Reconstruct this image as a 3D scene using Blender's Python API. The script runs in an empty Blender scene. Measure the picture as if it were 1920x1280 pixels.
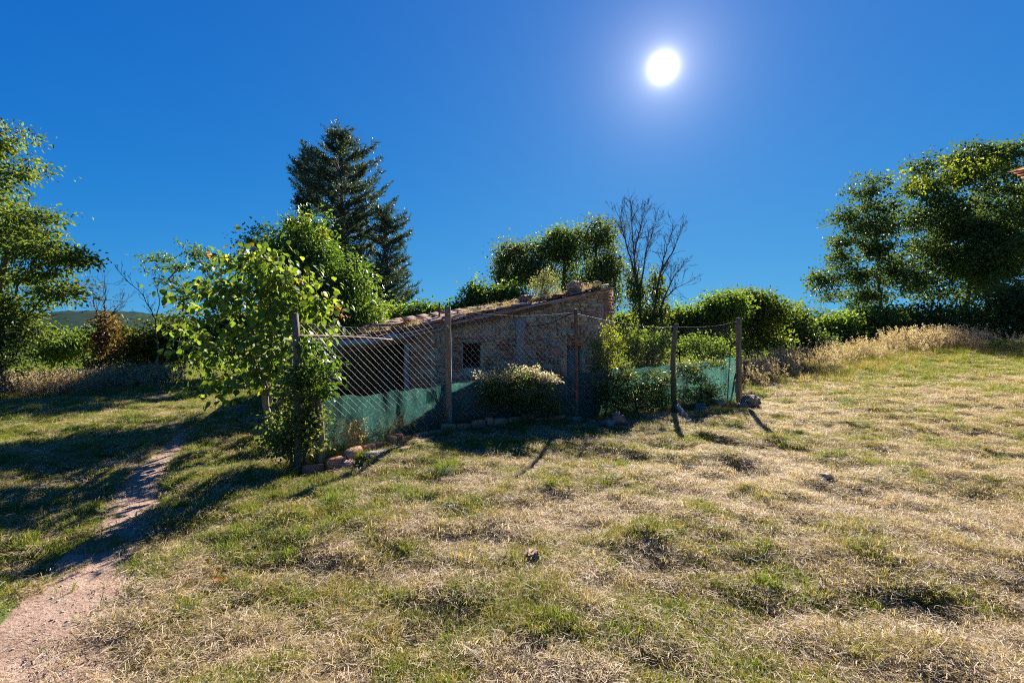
import bpy, math, random
import numpy as np
from mathutils import Vector

random.seed(7)
rng = np.random.default_rng(7)
R = math.radians
scene = bpy.context.scene
col = scene.collection

# ------------------------------------------------------------------ camera, sky, sun, exposure
CAMZ = 1.6
F = 853.0                       # focal length in photograph pixels (16 mm on full frame)
cam_d = bpy.data.cameras.new('camera')
cam_d.lens = 16.0; cam_d.sensor_width = 36.0; cam_d.sensor_fit = 'HORIZONTAL'
cam_d.shift_y = -20 / 1920.0
cam_d.clip_start = 0.05; cam_d.clip_end = 12000
cam = bpy.data.objects.new('camera', cam_d); col.objects.link(cam)
cam.location = (0, 0, CAMZ); cam.rotation_euler = (R(90), 0, 0)
scene.camera = cam

SUN_AZ = math.atan2(283.0, F)                                  # to the right of the view axis
SUN_EL = math.atan2(493.0, math.hypot(F, 283.0))
SUN_DIR = Vector((math.sin(SUN_AZ) * math.cos(SUN_EL), math.cos(SUN_AZ) * math.cos(SUN_EL), math.sin(SUN_EL)))

world = bpy.data.worlds.new('World'); scene.world = world
world.use_nodes = True
wn = world.node_tree.nodes; wl = world.node_tree.links
wn.clear()
w_out = wn.new('ShaderNodeOutputWorld'); w_bg = wn.new('ShaderNodeBackground')
sky = wn.new('ShaderNodeTexSky'); sky.sky_type = 'NISHITA'; sky.sun_disc = False
sky.sun_elevation = SUN_EL; sky.sun_rotation = SUN_AZ
sky.altitude = 2500; sky.air_density = 0.6; sky.dust_density = 0.0; sky.ozone_density = 6.0
SKY_STRENGTH, EXPOSURE = 0.10, 2.0
SKY_K = 1.27 / (SKY_STRENGTH * 2 ** EXPOSURE)
def wmath(op, a, b=None):
    n = wn.new('ShaderNodeMath'); n.operation = op
    for i, v in enumerate((a, b)):
        if v is None: continue
        if isinstance(v, (int, float)): n.inputs[i].default_value = v
        else: wl.new(v, n.inputs[i])
    return n.outputs[0]
# deep clear-day blue: each channel of the sky levels off towards its bright end
sep = wn.new('ShaderNodeSeparateColor'); comb = wn.new('ShaderNodeCombineColor'); wl.new(sky.outputs[0], sep.inputs[0])
for ch, (top, half, pw) in enumerate(((.095, 3.0, 2.0), (.475, 2.8, 1.0), (.67, 1.2, 1.0))):
    v = wmath('POWER', sep.outputs[ch], pw)
    wl.new(wmath('MULTIPLY', wmath('DIVIDE', v, wmath('ADD', v, half)), top * SKY_K), comb.inputs[ch])
# the sun's disc and the bright air round it, by direction in the sky
tc = wn.new('ShaderNodeTexCoord')
dot = wn.new('ShaderNodeVectorMath'); dot.operation = 'DOT_PRODUCT'
nrm = wn.new('ShaderNodeVectorMath'); nrm.operation = 'NORMALIZE'
wl.new(tc.outputs['Generated'], nrm.inputs[0]); wl.new(nrm.outputs[0], dot.inputs[0])
dot.inputs[1].default_value = SUN_DIR
ang = wmath('ARCCOSINE', wmath('MINIMUM', dot.outputs['Value'], 0.9999999))
h0 = wmath('MULTIPLY', wmath('EXPONENT', wmath('MULTIPLY', ang, -1 / R(0.46))), 15.0)
h1 = wmath('MULTIPLY', wmath('EXPONENT', wmath('MULTIPLY', ang, -1 / R(3.0))), 0.60)
h2 = wmath('MULTIPLY', wmath('EXPONENT', wmath('MULTIPLY', ang, -1 / R(17.0))), 0.10)
halo = wmath('MULTIPLY', wmath('ADD', h0, wmath('ADD', h1, h2)), SKY_K / 1.27)
hc = wn.new('ShaderNodeVectorMath'); hc.operation = 'SCALE'
hc.inputs[0].default_value = (1.0, 0.95, 0.97); wl.new(halo, hc.inputs['Scale'])
addc = wn.new('ShaderNodeVectorMath'); addc.operation = 'ADD'
wl.new(comb.outputs[0], addc.inputs[0]); wl.new(hc.outputs[0], addc.inputs[1])
wl.new(addc.outputs[0], w_bg.inputs['Color']); w_bg.inputs['Strength'].default_value = SKY_STRENGTH
wl.new(w_bg.outputs[0], w_out.inputs[0])

sun_d = bpy.data.lights.new('sun', 'SUN'); sun_d.energy = 5.0; sun_d.angle = R(0.53); sun_d.color = (1.0, 0.92, 0.80)
sun = bpy.data.objects.new('sun', sun_d); col.objects.link(sun)
sun.rotation_euler = (-SUN_DIR).to_track_quat('-Z', 'Y').to_euler()

scene.view_settings.view_transform = 'Standard'; scene.view_settings.look = 'None'
scene.view_settings.exposure = EXPOSURE; scene.view_settings.gamma = 1.0
scene.render.engine = 'CYCLES'
scene.cycles.use_denoising = False; scene.cycles.filter_width = 1.1
scene.cycles.use_adaptive_sampling = True; scene.cycles.adaptive_threshold = 0.015
scene.cycles.sample_clamp_indirect = 4.0; scene.cycles.sample_clamp_direct = 12.0
scene.cycles.max_bounces = 6; scene.cycles.diffuse_bounces = 4; scene.cycles.transmission_bounces = 3
scene.cycles.transparent_max_bounces = 8; scene.cycles.glossy_bounces = 2
scene.cycles.caustics_reflective = False; scene.cycles.caustics_refractive = False

# ------------------------------------------------------------------ numeric helpers
def ss(v, a, b):
    t = np.clip((np.asarray(v, float) - a) / (b - a), 0, 1)
    return t * t * (3 - 2 * t)
def _hash(i, j, s):
    n = (i * 374761393 + j * 668265263 + s * 974634777) & 0x7fffffff
    n = ((n ^ (n >> 13)) * 1274126177) & 0x7fffffff
    return ((n ^ (n >> 16)) & 0xffff) / 65535.0
def vnoise(x, y, seed=0):
    x = np.asarray(x, float); y = np.asarray(y, float)
    i = np.floor(x).astype(np.int64); j = np.floor(y).astype(np.int64)
    fx = x - i; fy = y - j
    fx = fx * fx * (3 - 2 * fx); fy = fy * fy * (3 - 2 * fy)
    a = _hash(i, j, seed); b = _hash(i + 1, j, seed); c = _hash(i, j + 1, seed); d = _hash(i + 1, j + 1, seed)
    return (a * (1 - fx) + b * fx) * (1 - fy) + (c * (1 - fx) + d * fx) * fy
def fbm(x, y, seed=0, octv=3):
    s = 0; a = .5; t = 0
    for k in range(octv):
        s = s + a * vnoise(x * 2 ** k + 17.3 * k, y * 2 ** k - 9.1 * k, seed + k); t += a; a *= .5
    return s / t

PATH = np.array([(-2.12, 1.3, .50), (-2.28, 2.07, .43), (-2.50, 2.45, .35), (-2.85, 3.1, .28), (-3.35, 4.0, .22),
                 (-3.97, 4.87, .19), (-4.5, 5.95, .15), (-5.2, 7.2, .10)])
def path_mask(x, y):
    """1 in the middle of the trodden path, 0 away from it"""
    x = np.asarray(x, float); y = np.asarray(y, float)
    best = np.full(np.broadcast(x, y).shape, 9.0)
    for a, b in zip(PATH[:-1], PATH[1:]):
        d = b[:2] - a[:2]; L2 = d @ d
        t = np.clip(((x - a[0]) * d[0] + (y - a[1]) * d[1]) / L2, 0, 1)
        w = a[2] + (b[2] - a[2]) * t
        best = np.minimum(best, np.hypot(x - a[0] - d[0] * t, y - a[1] - d[1] * t) / w)
    best = best + (fbm(x * 3.1, y * 3.1, 40) - .5) * 1.1
    return 1 - ss(best, .75, 1.25)
def base_height(x, y):
    x = np.asarray(x, float); y = np.asarray(y, float)
    h = 0.98 * ss(x, 4, 27) * ss(y, 6, 25)
    h = h - 0.42 * ss(-x, 5, 15) * ss(y, 6, 15)
    h = h - 7.0 * ss(y, 45, 220)
    h = h - 0.45 * ss(x, -4.6, -3.4) * (1 - ss(x, -0.4, 1.2)) * ss(y, 8.0, 8.8) * (1 - ss(y, 13, 15))
    return h
def tussock(x, y):
    return fbm(x * 1.55 + .3 * np.sin(y * 2), y * 2.3, 3, 3)
def g(x, y):
    x = np.asarray(x, float); y = np.asarray(y, float)
    fade = 1 - ss(y, 25, 60)
    pm = path_mask(x, y)
    b = 0.25 * (tussock(x, y) - .5) + 0.075 * (fbm(x * 5.5, y * 6.5, 11, 2) - .5)
    return base_height(x, y) + b * fade * (1 - .85 * pm) - 0.015 * pm
def lush(x, y):
    """how green the turf is, 0 straw to 1 green"""
    x = np.asarray(x, float); y = np.asarray(y, float)
    v = 0.08 + 0.70 * (fbm(x * .55, y * .75, 21, 3) - .5) + 1.25 * (fbm(x * 2.3, y * 3.0, 31, 3) - .5) + 0.6 * (tussock(x, y) - .5)
    v = v + .53 + 0.24 * ss(-x, -.6, 2.6) - 0.13 * ss(x, -.5, 2.5) * (1 - ss(y, 9, 14)) + 0.50 * ss(y, 12.5, 16.5) + .2 * ss(x, 9, 14) * ss(y, 11, 15)
    v = v + 0.10 * ss(-x, 3, 6)
    return np.clip(v, 0, 1)
def gz(x, y): return float(g(x, y))
def W(px, py, Y): return np.array([(px - 960) / F * Y, Y, CAMZ - (py - 620) / F * Y])
def X(px, Y): return (px - 960) / F * Y

# ------------------------------------------------------------------ object helpers
def tag(o, label=None, cat=None, group=None, kind=None):
    if label: o['label'] = label
    if cat: o['category'] = cat
    if group: o['group'] = group
    if kind: o['kind'] = kind
    return o
def thing(name, label, cat, loc=(0, 0, 0), group=None):
    o = bpy.data.objects.new(name, None); col.objects.link(o)
    o.location = loc; o.empty_display_size = .2
    return tag(o, label, cat, group)
def wloc(o):
    v = Vector((0, 0, 0))
    while o is not None:
        v = v + o.location; o = o.parent
    return np.array(v)
def mesh_np(name, V, Fc):
    """mesh from arrays; Fc is one (m,k) array or a list of them"""
    V = np.ascontiguousarray(V, dtype=np.float32)
    Fl = [np.asarray(f, dtype=np.int32) for f in (Fc if isinstance(Fc, list) else [Fc]) if len(f)]
    me = bpy.data.meshes.new(name)
    me.vertices.add(len(V)); me.vertices.foreach_set('co', V.ravel())
    idx = np.concatenate([f.ravel() for f in Fl])
    tot = np.concatenate([np.full(len(f), f.shape[1], np.int32) for f in Fl])
    start = np.concatenate([[0], np.cumsum(tot)[:-1]]).astype(np.int32)
    me.loops.add(len(idx)); me.loops.foreach_set('vertex_index', idx)
    me.polygons.add(len(tot)); me.polygons.foreach_set('loop_start', start); me.polygons.foreach_set('loop_total', tot)
    me.update(calc_edges=True)
    return me
def smooth(me):
    me.polygons.foreach_set('use_smooth', np.ones(len(me.polygons), dtype=bool)); me.update()
def part(name, V, Fc, mat, parent=None, sm=False, kind=None):
    """a mesh object from world coordinates, child of parent"""
    V = np.asarray(V, float)
    if parent is not None: V = V - wloc(parent)
    me = mesh_np(name, V, Fc)
    if sm: smooth(me)
    me.materials.append(mat)
    o = bpy.data.objects.new(name, me); col.objects.link(o)
    if parent is not None: o.parent = parent
    if kind: o['kind'] = kind
    return o
def place(name, me, loc, rot=(0, 0, 0), scl=(1, 1, 1), parent=None):
    o = bpy.data.objects.new(name, me); col.objects.link(o)
    o.location = Vector(loc) - (Vector(wloc(parent)) if parent is not None else Vector((0, 0, 0)))
    o.rotation_euler = rot; o.scale = scl
    if parent is not None: o.parent = parent
    return o
def quadgrid(nu, nv):
    i = np.arange(nu - 1)[:, None]; j = np.arange(nv - 1)[None, :]
    a = (i * nv + j).ravel()
    return np.stack([a, a + nv, a + nv + 1, a + 1], 1)
def tubes(nodes, par, rad, sides=5, idx=None):
    """frustum for every parent to child edge"""
    nodes = np.asarray(nodes, float); par = np.asarray(par); rad = np.asarray(rad, float)
    e = np.where(par >= 0)[0] if idx is None else np.asarray(idx)
    if len(e) == 0: return np.zeros((0, 3)), np.zeros((0, 4), int)
    a = nodes[par[e]]; b = nodes[e]
    d = b - a; d /= np.maximum(np.linalg.norm(d, axis=1, keepdims=True), 1e-6)
    ref = np.where(np.abs(d[:, 2:3]) > .9, np.array([[1., 0, 0]]), np.array([[0, 0, 1.]]))
    u = np.cross(d, ref); u /= np.maximum(np.linalg.norm(u, axis=1, keepdims=True), 1e-6)
    v = np.cross(d, u)
    th = np.arange(sides) / sides * 2 * np.pi
    ring = np.cos(th)[None, :, None] * u[:, None, :] + np.sin(th)[None, :, None] * v[:, None, :]
    ra = np.minimum(rad[par[e]], rad[e] * 1.5)[:, None, None]; rb = rad[e][:, None, None]
    V = np.concatenate([a[:, None, :] + ring * ra, b[:, None, :] + ring * rb], 1)
    base = (np.arange(len(e)) * sides * 2)[:, None]
    k = np.arange(sides)[None, :]; k2 = (k + 1) % sides
    Fq = np.stack([base + k, base + k2, base + sides + k2, base + sides + k], 2).reshape(-1, 4)
    return V.reshape(-1, 3), Fq
def seg_tubes(A, B, r, sides=3):
    A = np.asarray(A, float); B = np.asarray(B, float); n = len(A)
    nodes = np.concatenate([A, B]); par = np.concatenate([np.full(n, -1), np.arange(n)])
    return tubes(nodes, par, np.full(2 * n, r) if np.isscalar(r) else np.concatenate([r, r]), sides)
def join(*vf):
    V = []; Fs = []; off = 0
    for v, f in vf:
        if len(v) == 0: continue
        V.append(v); Fs.append(np.asarray(f) + off); off += len(v)
    return np.concatenate(V), Fs
BOXF = np.array([(0, 1, 3, 2), (4, 6, 7, 5), (0, 4, 5, 1), (2, 3, 7, 6), (0, 2, 6, 4), (1, 5, 7, 3)])
def unit_block(seed, rough=.12, cuts=3, power=5):
    """a lumpy rounded block within +-0.5"""
    r = np.random.default_rng(seed)
    n = cuts; verts = {}; V = []; Fs = []
    def vid(p):
        k = tuple(np.round(p, 5))
        if k not in verts: verts[k] = len(V); V.append(p)
        return verts[k]
    t = np.linspace(-.5, .5, n)
    for ax in range(3):
        for s in (-.5, .5):
            for i in range(n - 1):
                for j in range(n - 1):
                    q = []
                    for (a, b) in ((i, j), (i + 1, j), (i + 1, j + 1), (i, j + 1)):
                        p = np.zeros(3); p[ax] = s; p[(ax + 1) % 3] = t[a]; p[(ax + 2) % 3] = t[b]; q.append(vid(p))
                    Fs.append(q if s > 0 else q[::-1])
    V = np.array(V)
    nr = (np.sum(np.abs(V * 2) ** power, 1)) ** (1 / power)
    V = V / nr[:, None]
    V += (r.random(V.shape) - .5) * rough
    return V, np.array(Fs)

# ------------------------------------------------------------------ materials
def newmat(name):
    m = bpy.data.materials.new(name); m.use_nodes = True
    nt = m.node_tree; nt.nodes.clear()
    return m, nt.nodes, nt.links
def ramp(n, stops):
    r = n.new('ShaderNodeValToRGB'); e = r.color_ramp.elements
    while len(e) > 1: e.remove(e[-1])
    e[0].position = stops[0][0]; e[0].color = (*stops[0][1], 1)
    for p, c in stops[1:]:
        x = e.new(p); x.color = (*c, 1)
    return r
def nmath(n, l, op, a, b=None, clamp=False):
    m = n.new('ShaderNodeMath'); m.operation = op; m.use_clamp = clamp
    for i, v in enumerate((a, b)):
        if v is None: continue
        if isinstance(v, (int, float)): m.inputs[i].default_value = v
        else: l.new(v, m.inputs[i])
    return m.outputs[0]
def noise(n, l, scale, detail=4, rough=.6, coord='Object', stretch=None):
    t = n.new('ShaderNodeTexCoord'); x = n.new('ShaderNodeTexNoise')
    x.inputs['Scale'].default_value = scale; x.inputs['Detail'].default_value = detail; x.inputs['Roughness'].default_value = rough
    src = t.outputs[coord]
    if coord == 'World':
        pass
    if stretch:
        mp = n.new('ShaderNodeMapping'); mp.inputs['Scale'].default_value = stretch
        l.new(src, mp.inputs[0]); src = mp.outputs[0]
    l.new(src, x.inputs['Vector'])
    return x.outputs[0]
def wnoise(n, l, scale, detail=4, rough=.6):
    gq = n.new('ShaderNodeNewGeometry'); x = n.new('ShaderNodeTexNoise')
    x.inputs['Scale'].default_value = scale; x.inputs['Detail'].default_value = detail; x.inputs['Roughness'].default_value = rough
    l.new(gq.outputs['Position'], x.inputs['Vector'])
    return x.outputs[0]
def solid_mat(name, stops, scale=8, rough=.85, bump=.4, bscale=40, obj_rand=0.0, isl_rand=0.0, stretch=None, stain=None, metallic=0, bdist=.01):
    m, n, l = newmat(name)
    fac = noise(n, l, scale, 5, .65, stretch=stretch)
    fac = nmath(n, l, 'MULTIPLY_ADD', fac, 1.6); fac.node.inputs[2].default_value = -.3
    if obj_rand:
        oi = n.new('ShaderNodeObjectInfo')
        fac = nmath(n, l, 'ADD', nmath(n, l, 'MULTIPLY', fac, 1 - obj_rand), nmath(n, l, 'MULTIPLY', oi.outputs['Random'], obj_rand))
    if isl_rand:
        gi = n.new('ShaderNodeNewGeometry')
        fac = nmath(n, l, 'ADD', nmath(n, l, 'MULTIPLY', fac, 1 - isl_rand), nmath(n, l, 'MULTIPLY', gi.outputs['Random Per Island'], isl_rand))
    r = ramp(n, stops); l.new(fac, r.inputs[0]); c = r.outputs[0]
    if stain:
        sc, lo, hi, colr, amt = stain
        s = wnoise(n, l, sc, 5, .65)
        mr = n.new('ShaderNodeMapRange'); mr.inputs[1].default_value = lo; mr.inputs[2].default_value = hi; mr.inputs[4].default_value = amt
        l.new(s, mr.inputs[0])
        mx = n.new('ShaderNodeMix'); mx.data_type = 'RGBA'; l.new(mr.outputs[0], mx.inputs[0]); l.new(c, mx.inputs[6]); mx.inputs[7].default_value = (*colr, 1)
        c = mx.outputs[2]
    b = n.new('ShaderNodeBsdfPrincipled'); l.new(c, b.inputs['Base Color'])
    b.inputs['Roughness'].default_value = rough; b.inputs['Metallic'].default_value = metallic
    b.inputs['Specular IOR Level'].default_value = .3
    if bump:
        bp = n.new('ShaderNodeBump'); bp.inputs['Strength'].default_value = bump; bp.inputs['Distance'].default_value = bdist
        l.new(noise(n, l, bscale, 6, .7, stretch=stretch), bp.inputs['Height']); l.new(bp.outputs[0], b.inputs['Normal'])
    o = n.new('ShaderNodeOutputMaterial'); l.new(b.outputs[0], o.inputs[0])
    return m
def leaf_mat(name, stops, trans=.45, gloss=.16, rough=.55, warm=(1.6, 1.5, .6), obj_rand=False, clump=1.2, inst=None):
    """leaf or blade: a reflecting side, and light let through when the sun stands behind it"""
    m, n, l = newmat(name)
    gi = n.new('ShaderNodeNewGeometry')
    if inst:
        at = n.new('ShaderNodeAttribute'); at.attribute_type = 'INSTANCER'; at.attribute_name = inst
        fac = nmath(n, l, 'ADD', at.outputs['Fac'], nmath(n, l, 'MULTIPLY', nmath(n, l, 'SUBTRACT', gi.outputs['Random Per Island'], .5), .38))
    elif obj_rand:
        oi = n.new('ShaderNodeObjectInfo'); fac = oi.outputs['Random']
        fac = nmath(n, l, 'FRACT', nmath(n, l, 'ADD', fac, gi.outputs['Random Per Island']))
    else:
        ns = wnoise(n, l, clump, 3, .6)
        ns = nmath(n, l, 'MULTIPLY_ADD', ns, 2.0); ns.node.inputs[2].default_value = -.5
        fac = nmath(n, l, 'ADD', nmath(n, l, 'MULTIPLY', gi.outputs['Random Per Island'], .55), nmath(n, l, 'MULTIPLY', ns, .45))
    r = ramp(n, stops); l.new(fac, r.inputs[0])
    b = n.new('ShaderNodeBsdfPrincipled'); l.new(r.outputs[0], b.inputs['Base Color'])
    b.inputs['Roughness'].default_value = rough; b.inputs['Specular IOR Level'].default_value = gloss
    tr = n.new('ShaderNodeBsdfTranslucent')
    vm = n.new('ShaderNodeVectorMath'); vm.operation = 'MULTIPLY'; vm.inputs[1].default_value = warm
    l.new(r.outputs[0], vm.inputs[0]); l.new(vm.outputs[0], tr.inputs['Color'])
    mx = n.new('ShaderNodeMixShader'); mx.inputs[0].default_value = trans
    l.new(b.outputs[0], mx.inputs[1]); l.new(tr.outputs[0], mx.inputs[2])
    o = n.new('ShaderNodeOutputMaterial'); l.new(mx.outputs[0], o.inputs[0])
    return m

M = {}
M['bark'] = solid_mat('bark', [(0, (.05, .038, .03)), (.6, (.13, .105, .085)), (1, (.22, .19, .16))], 6, .9, .8, 25, stretch=(3, 3, .6))
M['bark_pale'] = solid_mat('bark_pale', [(0, (.11, .085, .065)), (.6, (.24, .19, .15)), (1, (.34, .29, .24))], 6, .9, .6, 25, stretch=(3, 3, .6))
M['post'] = solid_mat('weathered_post_wood', [(0, (.09, .06, .04)), (.5, (.26, .175, .11)), (1, (.42, .31, .22))], 9, .9, .8, 30, obj_rand=.3, stretch=(4, 4, .35))
M['greywood'] = solid_mat('grey_wood', [(0, (.12, .105, .09)), (.5, (.27, .235, .20)), (1, (.42, .37, .32))], 9, .9, .7, 30, obj_rand=.35, stretch=(4, 4, .5))
M['rust'] = solid_mat('rusty_iron', [(0, (.06, .03, .022)), (.5, (.16, .075, .045)), (1, (.30, .17, .11))], 14, .8, .5, 60)
M['wire'] = solid_mat('galvanised_wire', [(0, (.22, .19, .16)), (1, (.46, .42, .37))], 20, .5, 0, metallic=.35)
M['wire_old'] = solid_mat('dull_wire', [(0, (.10, .10, .10)), (1, (.22, .20, .18))], 20, .6, 0, metallic=.2)
M['mortar'] = solid_mat('mortar', [(0, (.36, .26, .17)), (.5, (.50, .37, .24)), (1, (.60, .46, .30))], 5, .95, .7, 35, bdist=.02)
M['stone'] = solid_mat('rubble_stone', [(0, (.22, .14, .09)), (.25, (.44, .28, .16)), (.5, (.60, .42, .25)), (.72, (.48, .35, .24)), (.86, (.50, .24, .15)), (1, (.68, .52, .33))], 6, .92, .8, 30, obj_rand=.6, stain=(1.9, .53, .66, (.15, .125, .10), .6), bdist=.02)
M['brick'] = solid_mat('old_brick', [(0, (.24, .09, .06)), (.45, (.44, .17, .10)), (.75, (.50, .24, .15)), (1, (.52, .36, .24))], 7, .92, .6, 40, obj_rand=.6, stain=(2.3, .56, .7, (.16, .13, .11), .6))
M['tile'] = solid_mat('roof_tile_clay', [(0, (.13, .07, .05)), (.4, (.33, .165, .11)), (.7, (.44, .25, .18)), (1, (.48, .36, .28))], 7, .9, .5, 40, obj_rand=.65, isl_rand=.0, stain=(3.1, .5, .62, (.11, .1, .09), .7))
M['rock'] = solid_mat('field_rock', [(0, (.14, .10, .08)), (.5, (.31, .235, .18)), (1, (.45, .37, .30))], 5, .92, .8, 25, obj_rand=.4, bdist=.02)
M['sheet'] = solid_mat('metal_sheet', [(0, (.12, .14, .16)), (.5, (.25, .29, .33)), (1, (.36, .38, .39))], 3, .5, .2, 30, metallic=.3)
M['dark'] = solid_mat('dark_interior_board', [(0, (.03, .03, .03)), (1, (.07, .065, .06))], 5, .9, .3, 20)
M['plaster'] = solid_mat('house_plaster', [(0, (.42, .30, .22)), (1, (.58, .44, .34))], 4, .9, .3, 30)
M['net'] = None
LG = {}
LG['broad'] = leaf_mat('leaf_broad_green', [(0, (0.0438, 0.0813, 0.02)), (0.45, (0.0938, 0.1562, 0.0325)), (0.8, (0.15, 0.2125, 0.0425)), (1, (0.25, 0.275, 0.0562))], trans=.5)
LG['oak'] = leaf_mat('leaf_oak', [(0, (0.042, 0.072, 0.0192)), (0.5, (0.09, 0.138, 0.0312)), (0.85, (0.144, 0.18, 0.0408)), (1, (0.216, 0.216, 0.054))], trans=.46)
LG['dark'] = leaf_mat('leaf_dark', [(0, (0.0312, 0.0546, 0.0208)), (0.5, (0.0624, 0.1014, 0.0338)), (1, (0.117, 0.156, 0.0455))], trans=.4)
LG['laurel'] = leaf_mat('leaf_laurel', [(0, (0.03, 0.066, 0.0144)), (0.5, (0.072, 0.138, 0.0264)), (0.85, (0.144, 0.216, 0.036)), (1, (0.324, 0.324, 0.048))], trans=.40, gloss=.3, rough=.42)
LG['yellow'] = leaf_mat('leaf_yellow_green', [(0, (.04, .06, .012)), (.5, (.11, .135, .02)), (1, (.24, .22, .03))])
LG['conifer'] = leaf_mat('conifer_needles', [(0, (0.0216, 0.0459, 0.0351)), (0.6, (0.0567, 0.0918, 0.0675)), (1, (0.1215, 0.135, 0.0878))], trans=.2, gloss=.15)
LG['ivy'] = leaf_mat('leaf_ivy', [(0, (0.05, 0.075, 0.025)), (0.5, (0.0938, 0.1313, 0.0425)), (0.85, (0.15, 0.1812, 0.0562)), (1, (0.225, 0.2125, 0.0875))], trans=.42, gloss=.22, rough=.45)
LG['pale'] = leaf_mat('leaf_pale_tip', [(0, (.22, .20, .13)), (.5, (.40, .37, .26)), (1, (.58, .54, .42))], trans=.5, warm=(1.3, 1.2, .85))
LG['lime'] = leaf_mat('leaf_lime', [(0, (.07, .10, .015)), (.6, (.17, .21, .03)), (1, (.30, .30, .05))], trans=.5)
LG['silver'] = leaf_mat('leaf_silver_green', [(0, (.07, .085, .04)), (.6, (.19, .21, .10)), (1, (.36, .36, .19))], trans=.45, warm=(1.35, 1.3, .7))
LG['big'] = leaf_mat('leaf_large', [(0, (0.056, 0.098, 0.0224)), (0.5, (0.112, 0.182, 0.0336)), (0.88, (0.182, 0.245, 0.042)), (1, (0.308, 0.308, 0.049))], obj_rand=True, gloss=.12, rough=.5, trans=.42)
LG['red'] = leaf_mat('leaf_young_red', [(0, (.16, .06, .03)), (.5, (.30, .15, .03)), (1, (.34, .22, .05))], obj_rand=True, trans=.45)
LG['brown'] = leaf_mat('leaf_dry_brown', [(0, (0.06, 0.042, 0.0216)), (0.5, (0.132, 0.09, 0.036)), (1, (0.192, 0.144, 0.048))], trans=.3)
GRASS = leaf_mat('grass_blade', [(0, (.50, .42, .34)), (.22, (.43, .345, .25)), (.42, (.33, .24, .10)), (.60, (.20, .19, .04)), (.8, (.13, .16, .024)), (1, (.14, .195, .028))], trans=.42, gloss=.2, rough=.6, warm=(1.25, 1.2, .7), inst='tint')

# green woven shade net: light passes, and a little shows through
m, n, l = newmat('shade_net_green')
cb = n.new('ShaderNodeBsdfPrincipled'); cb.inputs['Roughness'].default_value = .6
nf = noise(n, l, 38, 4, .8)
r_ = ramp(n, [(.25, (.012, .05, .045)), (.6, (.04, .125, .105)), (.75, (.09, .21, .18))]); l.new(nf, r_.inputs[0]); l.new(r_.outputs[0], cb.inputs['Base Color'])
tl = n.new('ShaderNodeBsdfTranslucent'); r2 = ramp(n, [(.30, (.010, .055, .050)), (.55, (.034, .105, .088)), (.76, (.20, .30, .27))]); l.new(nf, r2.inputs[0]); l.new(r2.outputs[0], tl.inputs[0])
mx = n.new('ShaderNodeMixShader'); mx.inputs[0].default_value = .62; l.new(cb.outputs[0], mx.inputs[1]); l.new(tl.outputs[0], mx.inputs[2])
tp = n.new('ShaderNodeBsdfTransparent'); mx2 = n.new('ShaderNodeMixShader'); mx2.inputs[0].default_value = .13
l.new(mx.outputs[0], mx2.inputs[1]); l.new(tp.outputs[0], mx2.inputs[2])
o_ = n.new('ShaderNodeOutputMaterial'); l.new(mx2.outputs[0], o_.inputs[0]); M['net'] = m

# ground: soil, thatch and turf, greener where the turf is lush (attribute shared with the grass)
m, n, l = newmat('ground_turf')
at = n.new('ShaderNodeAttribute'); at.attribute_name = 'lush'
fn = wnoise(n, l, 9, 6, .7)
fa = nmath(n, l, 'ADD', at.outputs['Fac'], nmath(n, l, 'MULTIPLY', nmath(n, l, 'SUBTRACT', fn, .5), .9))
r_ = ramp(n, [(0, (.33, .235, .175)), (.3, (.30, .215, .135)), (.5, (.20, .165, .075)), (.75, (.11, .125, .035)), (1, (.10, .135, .03))]); l.new(fa, r_.inputs[0])
b = n.new('ShaderNodeBsdfPrincipled'); l.new(r_.outputs[0], b.inputs['Base Color']); b.inputs['Roughness'].default_value = .95; b.inputs['Specular IOR Level'].default_value = .15
bp = n.new('ShaderNodeBump'); bp.inputs['Strength'].default_value = .9; bp.inputs['Distance'].default_value = .03
l.new(wnoise(n, l, 30, 7, .75), bp.inputs['Height']); l.new(bp.outputs[0], b.inputs['Normal'])
o_ = n.new('ShaderNodeOutputMaterial'); l.new(b.outputs[0], o_.inputs[0]); M['ground'] = m
M['path'] = solid_mat('path_earth', [(0, (.19, .12, .09)), (.35, (.31, .20, .15)), (.6, (.38, .26, .195)), (.8, (.36, .285, .225)), (1, (.46, .38, .32))], 11, .95, 1.0, 45, bdist=.035)
M['path_stone'] = solid_mat('path_pebble', [(0, (.28, .18, .14)), (.5, (.38, .26, .20)), (1, (.48, .40, .34))], 3, .95, .2, 40, obj_rand=.5)
M['hill'] = solid_mat('wooded_hill', [(0, (.014, .028, .026)), (.5, (.024, .042, .036)), (1, (.042, .056, .044))], .02, 1.0, 0)
M['hill'].node_tree.nodes['Principled BSDF'].inputs['Specular IOR Level'].default_value = 0

# ------------------------------------------------------------------ ground, path, hills
def axis(near_a, near_b, step, far_a, far_b, grow):
    a = list(np.arange(near_a, near_b + 1e-6, step)); s = step; v = a[-1]
    while v < far_b: s *= grow; v += s; a.append(v)
    s = step; v = a[0]; pre = []
    while v > far_a: s *= grow; v -= s; pre.append(v)
    return np.array(pre[::-1] + a)
gx = axis(-9, 9, .055, -4000, 4000, 1.085); gy = axis(1.7, 11, .055, -40, 5000, 1.07)
GX, GY = np.meshgrid(gx, gy, indexing='ij')
GZ = g(GX, GY)
ground = part('ground', np.stack([GX.ravel(), GY.ravel(), GZ.ravel()], 1), quadgrid(len(gx), len(gy))[:, ::1], M['ground'], sm=True, kind='structure')
at_ = ground.data.attributes.new('lush', 'FLOAT', 'POINT')
far_mix = ss(GY, 30, 80)
at_.data.foreach_set('value', (lush(GX, GY) * (1 - far_mix) + .9 * far_mix).ravel().astype(np.float32))
ground['label'] = 'mown field of dry straw and green tussocks sloping gently'

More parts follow.
